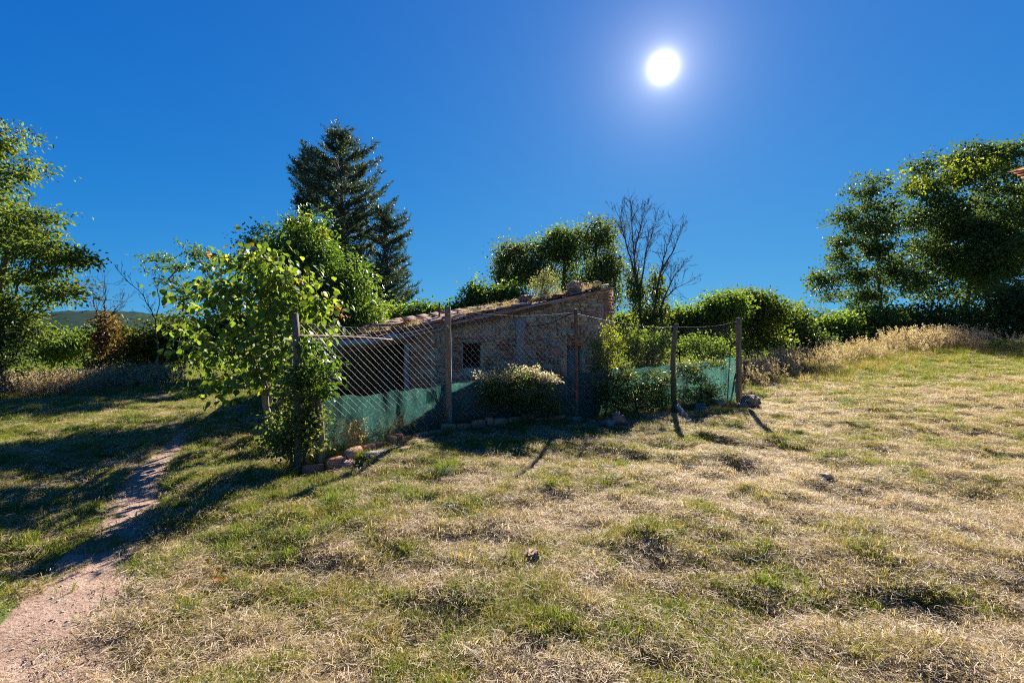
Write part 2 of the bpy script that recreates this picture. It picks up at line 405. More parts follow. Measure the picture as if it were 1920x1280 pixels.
def path_sheet():
    n = 130; m_ = 22
    t = np.linspace(0, 1, n) * (len(PATH) - 1)
    ctr = np.stack([np.interp(t, np.arange(len(PATH)), PATH[:, k]) for k in range(3)], 1)
    d = np.gradient(ctr[:, :2], axis=0); d /= np.linalg.norm(d, axis=1, keepdims=True)
    nv = np.stack([d[:, 1], -d[:, 0]], 1)
    s = np.linspace(-1.15, 1.15, m_)
    wob = 1 + .45 * (fbm(t[:, None] * 2.2 + np.sign(s)[None, :] * 7, np.sign(s)[None, :] * 3.0 + 0 * t[:, None], 50) - .5)
    Pxy = ctr[:, None, :2] + nv[:, None, :] * (s[None, :, None] * ctr[:, None, 2:3] * wob[:, :, None])
    z = g(Pxy[..., 0], Pxy[..., 1]) + .010 - .022 * np.abs(s)[None, :] ** 6
    V = np.concatenate([Pxy, z[..., None]], 2).reshape(-1, 3)
    p = part('path', V, quadgrid(n, m_), M['path'], sm=True, kind='structure')
    p['label'] = 'narrow trodden path of bare reddish earth'
path_sheet()

def hill(name, xs, depth, thick, tops, seed, label):
    n = len(xs); m_ = 70
    u = np.linspace(0, 1, m_)[None, :]; xx = np.asarray(xs)[:, None]
    prof = np.sin(u * np.pi) ** 1.2; yy = depth + (u - .5) * thick + 0 * xx
    lump = np.abs(fbm(xx / 16, yy / 16, seed, 2) - .5) * 22 + 6 * (fbm(xx / 60, yy / 60, seed + 4, 2) - .5)
    zz = -14 + (np.asarray(tops)[:, None] + 14) * prof * (1 + .1 * (fbm(xx * .006, u * 5 + 0 * xx, seed) - .5)) + lump * prof
    h = part(name, np.stack([xx + 0 * yy, yy, zz], 2).reshape(-1, 3), quadgrid(n, m_), M['hill'], kind='structure'); h['label'] = label
xs = np.linspace(-2600, -300, 420)
tp_ = 34 + 34 * np.exp(-((xs + 1520) / 260) ** 2) - 34 * ss(xs, -1400, -1000) + 8 * np.array([float(fbm(x * .008, 1.3, 77)) for x in xs])
hill('hills', xs, 1700, 1100, tp_, 70, 'low wooded hills on the horizon to the left')

# ------------------------------------------------------------------ foliage machinery
def leaves_mesh(C, D, N, L, Wd, fold=.25):
    """one folded two-triangle leaf per row: C base point, D direction, N normal, L length, Wd width"""
    D = D / np.maximum(np.linalg.norm(D, axis=1, keepdims=True), 1e-6)
    S = np.cross(D, N); S /= np.maximum(np.linalg.norm(S, axis=1, keepdims=True), 1e-6)
    Nn = np.cross(S, D)
    L = L[:, None]; Wd = Wd[:, None]
    b = C; t = C + D * L
    mid = C + D * L * .45 + Nn * Wd * fold
    V = np.stack([b, mid + S * Wd * .5, t, mid - S * Wd * .5], 1).reshape(-1, 3)
    k = np.arange(len(C))[:, None] * 4
    Fc = np.concatenate([k + np.array([[0, 1, 2]]), k + np.array([[0, 2, 3]])], 0)
    return V, Fc
def rdir(n):
    v = rng.normal(size=(n, 3)); return v / np.linalg.norm(v, axis=1, keepdims=True)
def clump_centres(lobes, n, shell=.5, wob=.22):
    lob = np.array(lobes, float)
    wgt = (lob[:, 3] * lob[:, 4] * lob[:, 5]) ** .67; wgt /= wgt.sum()
    k = rng.choice(len(lob), n, p=wgt); d = rdir(n)
    r = rng.random(n) ** shell
    r = r * (1 + (rng.random(n) - .5) * wob * 2)
    return lob[k, :3] + d * lob[k, 3:6] * r[:, None]
def clump_leaves(C, per, cr, size, aspect=.55, flat=.6, droop=.3, up=.7, svar=.35):
    n = len(C) * per
    ci = np.repeat(np.arange(len(C)), per)
    off = rng.normal(size=(n, 3)) * np.array([1, 1, flat]) * (cr * (.7 + .6 * rng.random(len(C)))[ci])[:, None] * .62
    P = C[ci] + off
    D = off / np.maximum(np.linalg.norm(off, axis=1, keepdims=True), 1e-6) * .8 + rdir(n) * .8 + np.array([0, 0, -droop])
    N = rdir(n) * .8 + np.array([0, 0, up])
    L = size * (1 + (rng.random(n) - .5) * 2 * svar)
    return P, D, N, L, L * aspect
def skeleton(trunk, targets, r_tip=.006, wander=.12, pull=.35, up=.6, limit=400):
    """connect the targets to the trunk greedily: a branching frame with pipe-model radii"""
    nodes = [np.array(p, float) for p in trunk]; par = [-1] + list(range(len(trunk) - 1))
    T = np.array(targets)
    if len(T) > limit: T = T[rng.choice(len(T), limit, replace=False)]
    tr = np.array(trunk)
    dd = np.min(np.linalg.norm(T[:, None, :] - tr[None], axis=2), axis=1)
    for t in T[np.argsort(dd)]:
        A = np.array(nodes); d = t - A; dist = np.linalg.norm(d, axis=1)
        cost = dist + up * np.maximum(0, A[:, 2] - t[2] + .25 * dist)
        cost[0] += 1e3 if len(nodes) > 2 else 0
        k = int(np.argmin(cost)); L = dist[k]; prev = k
        ns = max(1, min(4, int(L / .35)))
        side = rng.normal(size=3) * wander * L
        for s in range(1, ns + 1):
            u = s / ns
            p = nodes[k] + (t - nodes[k]) * u + side * math.sin(u * math.pi) + np.array([0, 0, .10 * L]) * math.sin(u * math.pi)
            nodes.append(p); par.append(prev); prev = len(nodes) - 1
    nodes = np.array(nodes); par = np.array(par)
    area = np.zeros(len(nodes)); child = np.zeros(len(nodes), int)
    for i in range(len(nodes) - 1, 0, -1):
        if child[i] == 0: area[i] = r_tip ** 2
        area[par[i]] += area[i]; child[par[i]] += 1
    rad = np.sqrt(np.maximum(area, r_tip ** 2))
    return nodes, par, rad
def wood_mesh(nodes, par, rad, rmax=None):
    if rmax is not None:
        s = rmax / rad.max(); rad = np.maximum(rad * s, .004) if s < 1 else rad * s ** .5
    e = np.where(par >= 0)[0]
    big = e[rad[e] > .02]; small = e[rad[e] <= .02]
    return join(tubes(nodes, par, rad, 8, big), tubes(nodes, par, rad, 4, small))
def trunk_line(base, top, n=6, wob=.06):
    base = np.array(base, float); top = np.array(top, float); L = np.linalg.norm(top - base)
    out = []
    for i in range(n + 1):
        u = i / n; j = rng.normal(size=3) * wob * L * .25 * math.sin(u * math.pi); j[2] = 0
        out.append(base + (top - base) * u + j)
    return out
def lobe(px, py, Y, rpx, rpy, dy=0, ry=None):
    c = W(px, py, Y + dy); k = Y / F
    return (c[0], c[1], c[2], rpx * k, (ry if ry else .5 * (rpx + rpy)) * k, rpy * k)
def tree(name, label, cat, px, Y, lobes, mat, trunk_top=None, n=160, per=70, cr=.45, size=.13, aspect=.55, rmax=.14, bark='bark',
         shell=.5, flat=.6, droop=.3, up=.7, group=None, crown_name='crown', trunk_name='trunk', extra=None, limit=260, sink=.05, wob=.22, stems=1):
    bx = X(px, Y); base = np.array([bx, Y, gz(bx, Y) - sink])
    t = thing(name, label, cat, (bx, Y, gz(bx, Y)), group)
    lb = np.array(lobes)
    C = clump_centres(lobes, n, shell, wob)
    low = np.array([gz(c[0], c[1]) for c in C]) + .12
    C[:, 2] = np.maximum(C[:, 2], low + .25 * rng.random(len(C)))
    if trunk_top is None:
        cz = (lb[:, 2] * lb[:, 3]).sum() / lb[:, 3].sum(); cx = (lb[:, 0] * lb[:, 3]).sum() / lb[:, 3].sum(); cy = (lb[:, 1] * lb[:, 3]).sum() / lb[:, 3].sum()
        trunk_top = (bx * .3 + cx * .7, Y * .3 + cy * .7, cz)
    nodes, par, rad = skeleton(trunk_line(base, trunk_top), C, limit=limit)
    V, Fs = wood_mesh(nodes, par, rad, rmax)
    part(trunk_name, V, Fs, M[bark], t, sm=True)
    P, D, N, L, Wd = clump_leaves(C, per, cr, size, aspect, flat, droop, up)
    P[:, 2] = np.maximum(P[:, 2], base_height(P[:, 0], P[:, 1]) + .02)
    V, Fc = leaves_mesh(P, D, N, L, Wd)
    part(crown_name, V, Fc, LG[mat], t, kind='stuff')
    if extra:
        for (nm, C2, per2, cr2, size2, mat2) in extra:
            V, Fc = leaves_mesh(*clump_leaves(np.array(C2), per2, cr2, size2, aspect, flat, droop, up))
            part(nm, V, Fc, LG[mat2], t, kind='stuff')
    return t
def bush(name, label, px, Y, lobes, mat, n=70, per=70, cr=.3, size=.10, **k):
    return tree(name, label, 'bush', px, Y, lobes, mat, n=n, per=per, cr=cr, size=size, rmax=k.pop('rmax', .04), crown_name='foliage', trunk_name='stems', limit=k.pop('limit', 60), **k)

# ------------------------------------------------------------------ shed
WA = np.array([-2.20, 9.55]); WB = np.array([2.45, 11.0])
LW = float(np.linalg.norm(WB - WA)); U = (WB - WA) / LW; BK = np.array([-U[1], U[0]])      # along the wall, and backwards
def S(s, t, z): p = WA + U * s + BK * t; return np.array([p[0], p[1], z])
def s_of(px):
    k = (px - 960) / F                       # ray (k,1): solve WA + U s = lambda (k,1)
    return float((k * WA[1] - WA[0]) / (U[0] - k * U[1]))
def z_at(px, py):
    Y = (WA + U * s_of(px))[1]; return CAMZ - (py - 620) / F * Y
def ztop(s): return 1.56 + (2.62 - 1.56) * s / LW
SB = -.55                                    # foot of the walls
shed = thing('stone_shed', 'ruined stone and brick shed with a slanting rubble-strewn tile roof behind the fence', 'shed', tuple(S(LW / 2, 1.7, gz(0, 11))))
def prism(s0, s1, t0, t1, zb0, zb1, zt0, zt1):
    return np.array([S(s0, t0, zb0), S(s0, t0, zt0), S(s0, t1, zb0), S(s0, t1, zt0), S(s1, t0, zb1), S(s1, t0, zt1), S(s1, t1, zb1), S(s1, t1, zt1)]), BOXF
def zroof(s, t): return ztop(s) + .03 + max(t, -.2) * .085 * (1 - s / LW * .8)
def hexa(s0, s1, t0, t1):                    # a wall standing up to the underside of the roof
    return np.array([S(s, t, z) for s in (s0, s1) for t in (t0, t1) for z in (SB, zroof(s, t) - .062)]), BOXF
sw0, sw1 = s_of(868), s_of(903); wz0, wz1 = z_at(885, 690), z_at(885, 643)
sd0, sd1 = s_of(1063), s_of(1092); dz1 = z_at(1078, 648)
TH = .42
pcs = [prism(0, sw0, 0, TH, SB, SB, ztop(0), ztop(sw0)), prism(sw0, sw1, 0, TH, SB, SB, wz0, wz0), prism(sw0, sw1, 0, TH, wz1, wz1, ztop(sw0), ztop(sw1)),
       prism(sw1, sd0, 0, TH, SB, SB, ztop(sw1), ztop(sd0)), prism(sd0, sd1, 0, TH, dz1, dz1, ztop(sd0), ztop(sd1)), prism(sd1, LW, 0, TH, SB, SB, ztop(sd1), ztop(LW))]
V, Fs = join(*pcs); front = part('front_wall', V, Fs, M['mortar'], shed)
V, Fs = hexa(LW - TH, LW - .003, TH + .003, 3.6); part('side_wall', V, [Fs], M['mortar'], shed)
V, Fs = hexa(0.003, TH, TH + .003, 3.19); part('partition_wall', V, [Fs], M['mortar'], shed)
V, Fs = join(hexa(.003, LW - TH - .003, 3.2, 3.6), prism(-2.3, 0, 3.2, 3.45, SB, SB, 1.36, 1.62)); part('back_wall', V, Fs, M['mortar'], shed)
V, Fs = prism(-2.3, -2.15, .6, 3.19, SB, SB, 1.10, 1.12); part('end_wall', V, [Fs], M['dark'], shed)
# stones and bricks
blocks = []
for k in range(8):
    bv, bf = unit_block(100 + k, .16, 4, 4); me = mesh_np('stone', bv, bf); smooth(me); me.materials.append(M['stone']); blocks.append(me)
bricks = []
for k in range(5):
    bv, bf = unit_block(200 + k, .06, 4, 9); me = mesh_np('brick', bv, bf); me.materials.append(M['brick']); bricks.append(me)
wall_rz = math.atan2(U[1], U[0])
def in_open(s0, s1, z0, z1):
    return (s1 > sw0 + .01 and s0 < sw1 - .01 and z1 > wz0 + .01 and z0 < wz1 - .01) or (s1 > sd0 + .01 and s0 < sd1 - .01 and z0 < dz1 - .01)
n_stone = [0]; low_v = []; low_f = []
def lay(name, meshes, s0, s1, z0, z1, t=-.012, dep=.12):
    if name == 'stone':
        if n_stone[0] >= 295 or z1 < .62:                      # low down behind the shrubs, or past the limit: one joined part
            bv, bf = unit_block(int(rng.integers(900)), .16, 3, 4); k = sum(len(v) for v in low_v)
            q = bv * np.array([s1 - s0, dep, z1 - z0]); c = S((s0 + s1) / 2, t + dep / 2, (z0 + z1) / 2)
            low_v.append(np.stack([q[:, 0] * U[0] + q[:, 1] * BK[0] + c[0], q[:, 0] * U[1] + q[:, 1] * BK[1] + c[1], q[:, 2] + c[2]], 1)); low_f.append(bf + k); return
        n_stone[0] += 1
    c = S((s0 + s1) / 2, t + dep / 2 - rng.random() * .03, (z0 + z1) / 2)
    return place(name, random.choice(bricks if name == 'brick' else meshes), c, (rng.normal() * .03, rng.normal() * .06, wall_rz + rng.normal() * .05), (s1 - s0, dep, z1 - z0), front)
ZLOW = .25
def brick_zone(a, b, zlo, zhi):
    z = zlo; row = 0
    while z < zhi:
        s = a + (0 if row % 2 else -.0); h = .062 + rng.random() * .012
        s = a + (rng.random() * .05)
        while s < b - .05:
            w_ = .20 + rng.random() * .06 if rng.random() > .25 else .11
            e = min(s + w_, b)
            if z + h < ztop((s + e) / 2) - .02 and not in_open(s, e, z, z + h) and rng.random() > .06:
                lay('brick', bricks, s + .004, e - .008, z + .003, z + h - .004)
            s = e + .006
        z += h + .008; row += 1
brick_zone(.02, .50, ZLOW, 1.6)
brick_zone(sw0 - .24, sw0 - .01, .70, 1.45)
brick_zone(sw0 - .1, sw1 + .12, wz1 + .01, wz1 + .10)
brick_zone(LW - .30, LW + .012, .6, 2.55)
def rubble_zone(a, b):
    z = ZLOW
    while z < 2.62:
        h = .06 + rng.random() * .10; s = a + rng.random() * .06
        while s < b - .06:
            w_ = .08 + rng.random() ** 1.8 * .26; e = min(s + w_, b)
            dz = rng.normal() * .02
            z0, z1 = z + dz, z + h + dz + rng.random() * .03
            zt = ztop((s + e) / 2) - .03
            if z1 > zt: z1 = zt
            if z1 - z0 > .045 and not in_open(s, e, z0, z1):
                lay('brick' if rng.random() < .18 else 'stone', blocks, s + .006, e - .004, z0 + .004, z1 - .002, t=-.018 - .035 * rng.random(), dep=.14 + rng.random() * .04)
            s = e + .004
        z += h + .008
rubble_zone(.51, sw0 - .25); rubble_zone(sw0 - .22, sw1 + .02) if False else None
rubble_zone(sw1 + .015, LW - .31)
for (a, b, zl, zh) in ((sw0 - .24, sw1, ZLOW, .69), (sw0 - .24, sw1, wz1 + .11, 9)):
    z = zl
    while z < min(zh, 1.9):
        h = .09 + rng.random() * .07; s = a
        while s < b - .05:
            e = min(s + .12 + rng.random() * .15, b); zt = min(ztop((s + e) / 2) - .03, zh)
            if min(z + h, zt) - z > .04: lay('stone', blocks, s + .006, e - .004, z, min(z + h, zt), t=-.02, dep=.14)
            s = e + .004
        z += h + .006
if low_v: part('stones', np.concatenate(low_v), np.concatenate(low_f), M['stone'], front, sm=True, kind='stuff')
# window: timber frame, crossbars
wf = []
V, Fs = join(prism(sw0 + .002, sw0 + .045, .12, .17, wz0 + .002, wz0 + .002, wz1 - .002, wz1 - .002), prism(sw1 - .045, sw1 - .002, .12, .17, wz0 + .002, wz0 + .002, wz1 - .002, wz1 - .002),
             prism(sw0 + .046, sw1 - .046, .12, .17, wz1 - .05, wz1 - .05, wz1 - .002, wz1 - .002), prism(sw0 + .046, sw1 - .046, .12, .17, wz0 + .002, wz0 + .002, wz0 + .05, wz0 + .05))
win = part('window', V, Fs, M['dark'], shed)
for k in range(1, 4):
    sx = sw0 + (sw1 - sw0) * k / 4
    V, Fs = seg_tubes([S(sx, .10, wz0)], [S(sx, .10, wz1)], .005, 6); part('bar', V, [Fs], M['rust'], win)
V, Fs = prism(sw0 - .12, sw1 + .1, -.045, .10, wz1 + .012, wz1 + .012, wz1 + .085, wz1 + .085); part('lintel', V, [Fs], M['greywood'], shed)
V, Fs = prism(sd0 + .01, sd1 - .02, .16, .20, SB, SB, dz1 - .02, dz1 - .02); part('door', V, [Fs], M['greywood'], shed)
# grey post and sagging cable in front of the wall
def board(a, b, w_, th, mat, parent, name, side=None):
    """a plank from a to b: width w_ across (side direction), thickness th"""
    a = np.array(a, float); b = np.array(b, float); d = b - a; L = np.linalg.norm(d); d /= L
    side = np.array(side if side is not None else (U[0], U[1], 0)); side = side - d * (side @ d); side /= np.linalg.norm(side)
    nn = np.cross(d, side); n = 7
    V = []
    for i in range(n):
        u = i / (n - 1); c = a + (b - a) * u + side * rng.normal() * w_ * .05 + nn * rng.normal() * th * .1
        wk = w_ * (1 + rng.normal() * .05)
        for (p, q) in ((-.5, -.5), (.5, -.5), (.5, .5), (-.5, .5)): V.append(c + side * p * wk + nn * q * th)
    Fq = []
    for i in range(n - 1):
        for k in range(4): Fq.append((i * 4 + k, i * 4 + (k + 1) % 4, i * 4 + 4 + (k + 1) % 4, i * 4 + 4 + k))
    Fq += [(3, 2, 1, 0), tuple((n - 1) * 4 + k for k in range(4))]
    return part(name, np.array(V), np.array(Fq), mat, parent)
def wp(px, py, t=0):                # point on a plane parallel to the front wall, t metres in front of it
    k = (px - 960) / F; A = WA - BK * t
    s = float((k * A[1] - A[0]) / (U[0] - k * U[1])); Y = (A + U * s)[1]
    return np.array([(px - 960) / F * Y, Y, CAMZ - (py - 620) / F * Y])
# roof: deck, tiles, fascia
rv = []
ns_, nt_ = 24, 8
for i in range(ns_):
    for j in range(nt_):
        s = -1.05 + (LW + .98) * i / (ns_ - 1) + (0 if i else 0); t = -.12 + 3.8 * j / (nt_ - 1)
        rv.append(S(s, t, zroof(s, t) + .02 * (rng.random() - .5)))
V1 = np.array(rv); V2 = V1 - np.array([0, 0, .05]); q = quadgrid(ns_, nt_)
rim = list(range(0, nt_)) + [i * nt_ + nt_ - 1 for i in range(1, ns_)] + [(ns_ - 1) * nt_ + j for j in range(nt_ - 2, -1, -1)] + [i * nt_ for i in range(ns_ - 2, 0, -1)]
nn_ = len(V1); rimq = [(rim[k], rim[(k + 1) % len(rim)], rim[(k + 1) % len(rim)] + nn_, rim[k] + nn_) for k in range(len(rim))]
roof = part('roof', np.concatenate([V1, V2]), [np.concatenate([q, q[:, ::-1] + nn_]), np.array(rimq)], M['tile'], shed)
def tile_mesh(k):
    r = np.random.default_rng(300 + k); n = 6; V = []
    for (x, rr) in ((-.5, .55), (.5, .42)):
        for rad in (rr, rr - .09):
            for i in range(n):
                a = math.pi * (.04 + .92 * i / (n - 1)); V.append((x, math.cos(a) * rad, math.sin(a) * rad * .9))
    V = np.array(V) + r.normal(size=(4 * n, 3)) * .012
    Fq = []
    o0, i0, o1, i1 = 0, n, 2 * n, 3 * n
    for i in range(n - 1):
        Fq += [(o0 + i, o0 + i + 1, o1 + i + 1, o1 + i), (i0 + i + 1, i0 + i, i1 + i, i1 + i + 1), (o0 + i + 1, o0 + i, i0 + i, i0 + i + 1), (o1 + i, o1 + i + 1, i1 + i + 1, i1 + i)]
    Fq += [(o0, o1, i1, i0), (o0 + n - 1, i0 + n - 1, i1 + n - 1, o1 + n - 1)]
    me = mesh_np('roof_tile', V, np.array(Fq)); me.materials.append(M['tile']); return me
tmesh = [tile_mesh(k) for k in range(4)]
slope = math.atan2(2.62 - 1.56, LW)
cnt = 0
for j in range(6):
    t = -.06 + j * .21; s = -1.0
    while s < LW - .40:
        mess = .10 + .5 * (1 - ss(s, -.8, 1.4)) + .25 * rng.random() * (rng.random() > .7)
        if rng.random() > .08 + .14 * (j > 0):
            c = S(s + .2, t + rng.normal() * .03, zroof(s + .2, t) + .03 + abs(rng.normal()) * .05 * mess * 3)
            place('roof_tile', random.choice(tmesh), c, (rng.normal() * mess * .7 + (math.pi if (j % 2 == 0 and rng.random() > .5) else 0), -slope + rng.normal() * mess * .3, wall_rz + rng.normal() * mess * .6), (.40 + rng.random() * .06, .19, .13), roof); cnt += 1
        s += .30 + rng.random() * .06
tv = []; tf = []; off = 0
tb = np.array([v.co[:] for v in tmesh[0].vertices]); tfc = np.array([list(p.vertices) for p in tmesh[0].polygons])
for j in range(6, 18):
    t = -.06 + j * .21; s = -1.0
    while s < LW - .3:
        a = wall_rz + rng.normal() * .05; ca, sa = math.cos(a), math.sin(a)
        v = tb * np.array([.42, .19, .13]); v = np.stack([v[:, 0] * ca - v[:, 1] * sa, v[:, 0] * sa + v[:, 1] * ca, v[:, 2] + v[:, 0] * math.tan(slope)], 1)
        tv.append(v + S(s + .2, t, zroof(s + .2, t) + .02)); tf.append(tfc + off); off += len(v); s += .34
part('tiles', np.concatenate(tv), np.concatenate(tf), M['tile'], roof, kind='stuff')
for (a, b) in (((700, 645), (845, 612)), ((836, 618), (930, 595)), ((925, 598), (1035, 572)), ((1030, 571), (1146, 541)), ((690, 628), (842, 600))):
    pa, pb = wp(*a, .09 + rng.random() * .03), wp(*b, .09 + rng.random() * .03)
    board(pa, pb, .05, .03, M['greywood'] if rng.random() > .4 else M['rust'], roof, 'verge_batten', side=(0, 0, 1))
# lean-to porch on the left
pr = [wp(592, 668, .05), wp(775, 634, .05)]
board(pr[0], pr[1], .11, .10, M['rust'], shed, 'porch_beam', side=(0, 0, 1))
pv = np.array([S(-2.25, -.12, pr[0][2] + .07), S(.0, -.12, pr[1][2] + .07), S(-2.25, 3.5, pr[0][2] + .35), S(.0, 3.5, pr[1][2] + .30)])
part('porch_roof', np.concatenate([pv, pv - np.array([0, 0, .04])]), np.array([(0, 1, 3, 2), (6, 7, 5, 4), (0, 4, 5, 1), (1, 5, 7, 3), (3, 7, 6, 2), (2, 6, 4, 0)]), M['sheet'], shed)
for (a, b, w_) in (((615, 648), (705, 640), .16), ((668, 650), (745, 630), .13)):
    board(wp(*a, .16), wp(*b, .2), w_, .015, M['sheet'], shed, 'metal_sheet', side=(0, -.3, 1))
for px in (622, 762): 
    p = wp(px, 660 if px < 700 else 640, .02); board((p[0], p[1], SB), p, .10, .10, M['greywood'], shed, 'porch_post')
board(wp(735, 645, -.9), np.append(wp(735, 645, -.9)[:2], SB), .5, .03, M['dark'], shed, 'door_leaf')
pz = wp(975, 598, .45); board((pz[0] + .02, pz[1], gz(pz[0], pz[1]) - .1), pz, .17, .10, M['greywood'], shed, 'prop_post')
cn = np.array([wp(985 + 92 * u, 611 - 28 * u + 9 * math.sin(u * math.pi), .45 + .3 * u) for u in np.linspace(0, 1, 9)])
V, Fs = seg_tubes(cn[:-1], cn[1:], .012, 5); part('cable', V, [Fs], M['dark'], shed)
pz = wp(824, 568, -.25); board((pz[0], pz[1], pz[2] - .5), pz, .035, .03, M['rust'], shed, 'iron_rod')
board(wp(575, 640, .0), wp(700, 632, -.3), .03, .03, M['post'], shed, 'roof_pole', side=(0, 0, 1))
board(wp(618, 612, -.2), wp(690, 640, .1), .03, .03, M['post'], shed, 'roof_pole', side=(0, 0, 1))
board(wp(600, 676, .12), wp(643, 654, .14), .022, .02, M['greywood'], shed, 'roof_pole', side=(0, 0, 1))
V, Fs = unit_block(501, .25, 4, 2.5); c = wp(622, 700, .3)
lamp = part('stone', V * np.array([.16, .12, .2]) + c, Fs, M['rock'], shed, sm=True)

# rubble lying on the roof
rub = [(1078, 543, 22, 18, .25, 'largest lump of reddish rubble on the shed roof beside the pale sapling'),
       (1096, 548, 15, 12, .5, 'low lump of reddish rubble right of the largest lump on the shed roof'),
       (1119, 537, 11, 12, .2, 'pale pointed stone near the top right corner of the shed roof'),
       (1107, 543, 9, 8, .6, 'small stone just left of the pale pointed stone on the shed roof'),
       (985, 565, 17, 13, .35, 'rounded reddish rubble lump left of the pale sapling on the roof'),
       (963, 571, 13, 10, .3, 'smaller grey rubble lump left of the rounded reddish one on the roof'),
       (905, 580, 22, 8, .4, 'long dark heap of broken tile on the middle of the shed roof'),
       (935, 577, 14, 8, .5, 'flat dark rubble piece between the dark heap and the grey lump'),
       (862, 588, 16, 7, .4, 'low brown rubble heap on the roof right of the tall wooden post'),
       (800, 598, 16, 7, .4, 'low dark rubble heap on the roof left of the tall wooden post')]
for k, (px, py, rx, ry, t, lab) in enumerate(rub):
    c = wp(px, py, -t); kk = c[1] / F
    sx = rx * 1.45 * kk; sz = ry * 1.35 * kk
    sN = float((c[:2] - WA) @ U); c[2] = zroof(sN, t) + .04 + sz * .38
    V, Fs = unit_block(400 + k, .20, 8, 2.3); V = V + .10 * np.stack([fbm(V[:, 1] * 5, V[:, 2] * 5, k), fbm(V[:, 0] * 5, V[:, 2] * 5, k + 3), fbm(V[:, 0] * 5, V[:, 1] * 5, k + 7)], 1)
    o = part('rubble_stone', V * np.array([sx, sx * .9, sz]) + c, Fs, M['rock'] if k in (2, 5, 3) else M['tile'])
    tag(o, lab, 'stone', 'rubble on the shed roof')

# ------------------------------------------------------------------ fence
def gp(px, py):                 # ground point seen at a pixel
    Y = 6.0
    for _ in range(30): Y = max(2, min(60, F * (CAMZ - base_height(X(px, Y), Y)) / (py - 620)))
    return np.array([X(px, Y), Y, gz(X(px, Y), Y)])
posts = [(556, 588, 878), (843, 575, 806), (1080, 580, 786), (1268, 607, 764), (1385, 596, 757)]
FP = [gp(px, pb) for px, pt, pb in posts]
fence = thing('wire_fence', 'old chain-link fence on weathered wooden posts around the stone shed', 'fence', tuple(FP[1]))
def round_post(foot, top, r0, r1, mat, parent, name='post', seed=0, sides=9, n=9, rough=.1):
    r = np.random.default_rng(seed); foot = np.array(foot, float); top = np.array(top, float); V = []
    d = top - foot; d /= np.linalg.norm(d); u = np.cross(d, (0, 1, 0)); u /= np.linalg.norm(u); v = np.cross(d, u)
    lob_ = 1 + r.normal(size=sides) * rough
    bend = r.normal(size=2) * .02
    for i in range(n):
        k = i / (n - 1); c = foot + (top - foot) * k + (u * bend[0] + v * bend[1]) * math.sin(k * math.pi); rr = r0 + (r1 - r0) * k
        for s in range(sides):
            a = s / sides * 2 * math.pi; q = rr * lob_[s] * (1 + r.normal() * rough * .5)
            V.append(c + u * math.cos(a) * q + v * math.sin(a) * q)
    Fq = [(i * sides + s, i * sides + (s + 1) % sides, (i + 1) * sides + (s + 1) % sides, (i + 1) * sides + s) for i in range(n - 1) for s in range(sides)]
    V.append(top + d * .01); c = len(V) - 1
    tri = [((n - 1) * sides + s, (n - 1) * sides + (s + 1) % sides, c) for s in range(sides)]
    return part(name, np.array(V), [np.array(Fq), np.array(tri)], mat, parent)
TOP = []
for k, ((px, pt, pb), p) in enumerate(zip(posts, FP)):
    h = CAMZ - (pt - 620) / F * p[1]
    top = np.array([p[0] + (-.02, -.03, -.01, 0, .0)[k], p[1], h]); TOP.append(top)
    rr = (.040, .050, .032, .050, .066)[k]
    round_post(p - np.array([0, 0, .2]), top, rr * 1.08, rr * .92, M['rust'] if k == 2 else (M['bark'] if k == 0 else M['post']), fence, seed=k, rough=.05 if k == 2 else .12)
p = gp(601, 872); round_post(p - np.array([0, 0, .2]), W(597, 745, p[1]), .042, .036, M['post'], fence, 'stake', 11)
p = gp(541, 868); round_post(p - np.array([0, 0, .2]), W(548, 640, p[1]), .028, .022, M['post'], fence, 'stake', 12)
# struts at the right-hand end
e = FP[4]
for (a, b, r_w) in (((1356, 742), (1381, 700), .022), ((1348, 738), (1372, 640), .014)):
    A_ = gp(a[0], a[1] + 8); round_post(A_ - np.array([0, 0, .1]), W(b[0], b[1], e[1] - .05), r_w, r_w * .9, M['dark'], fence, 'strut', 20 + a[0], 6, 5)
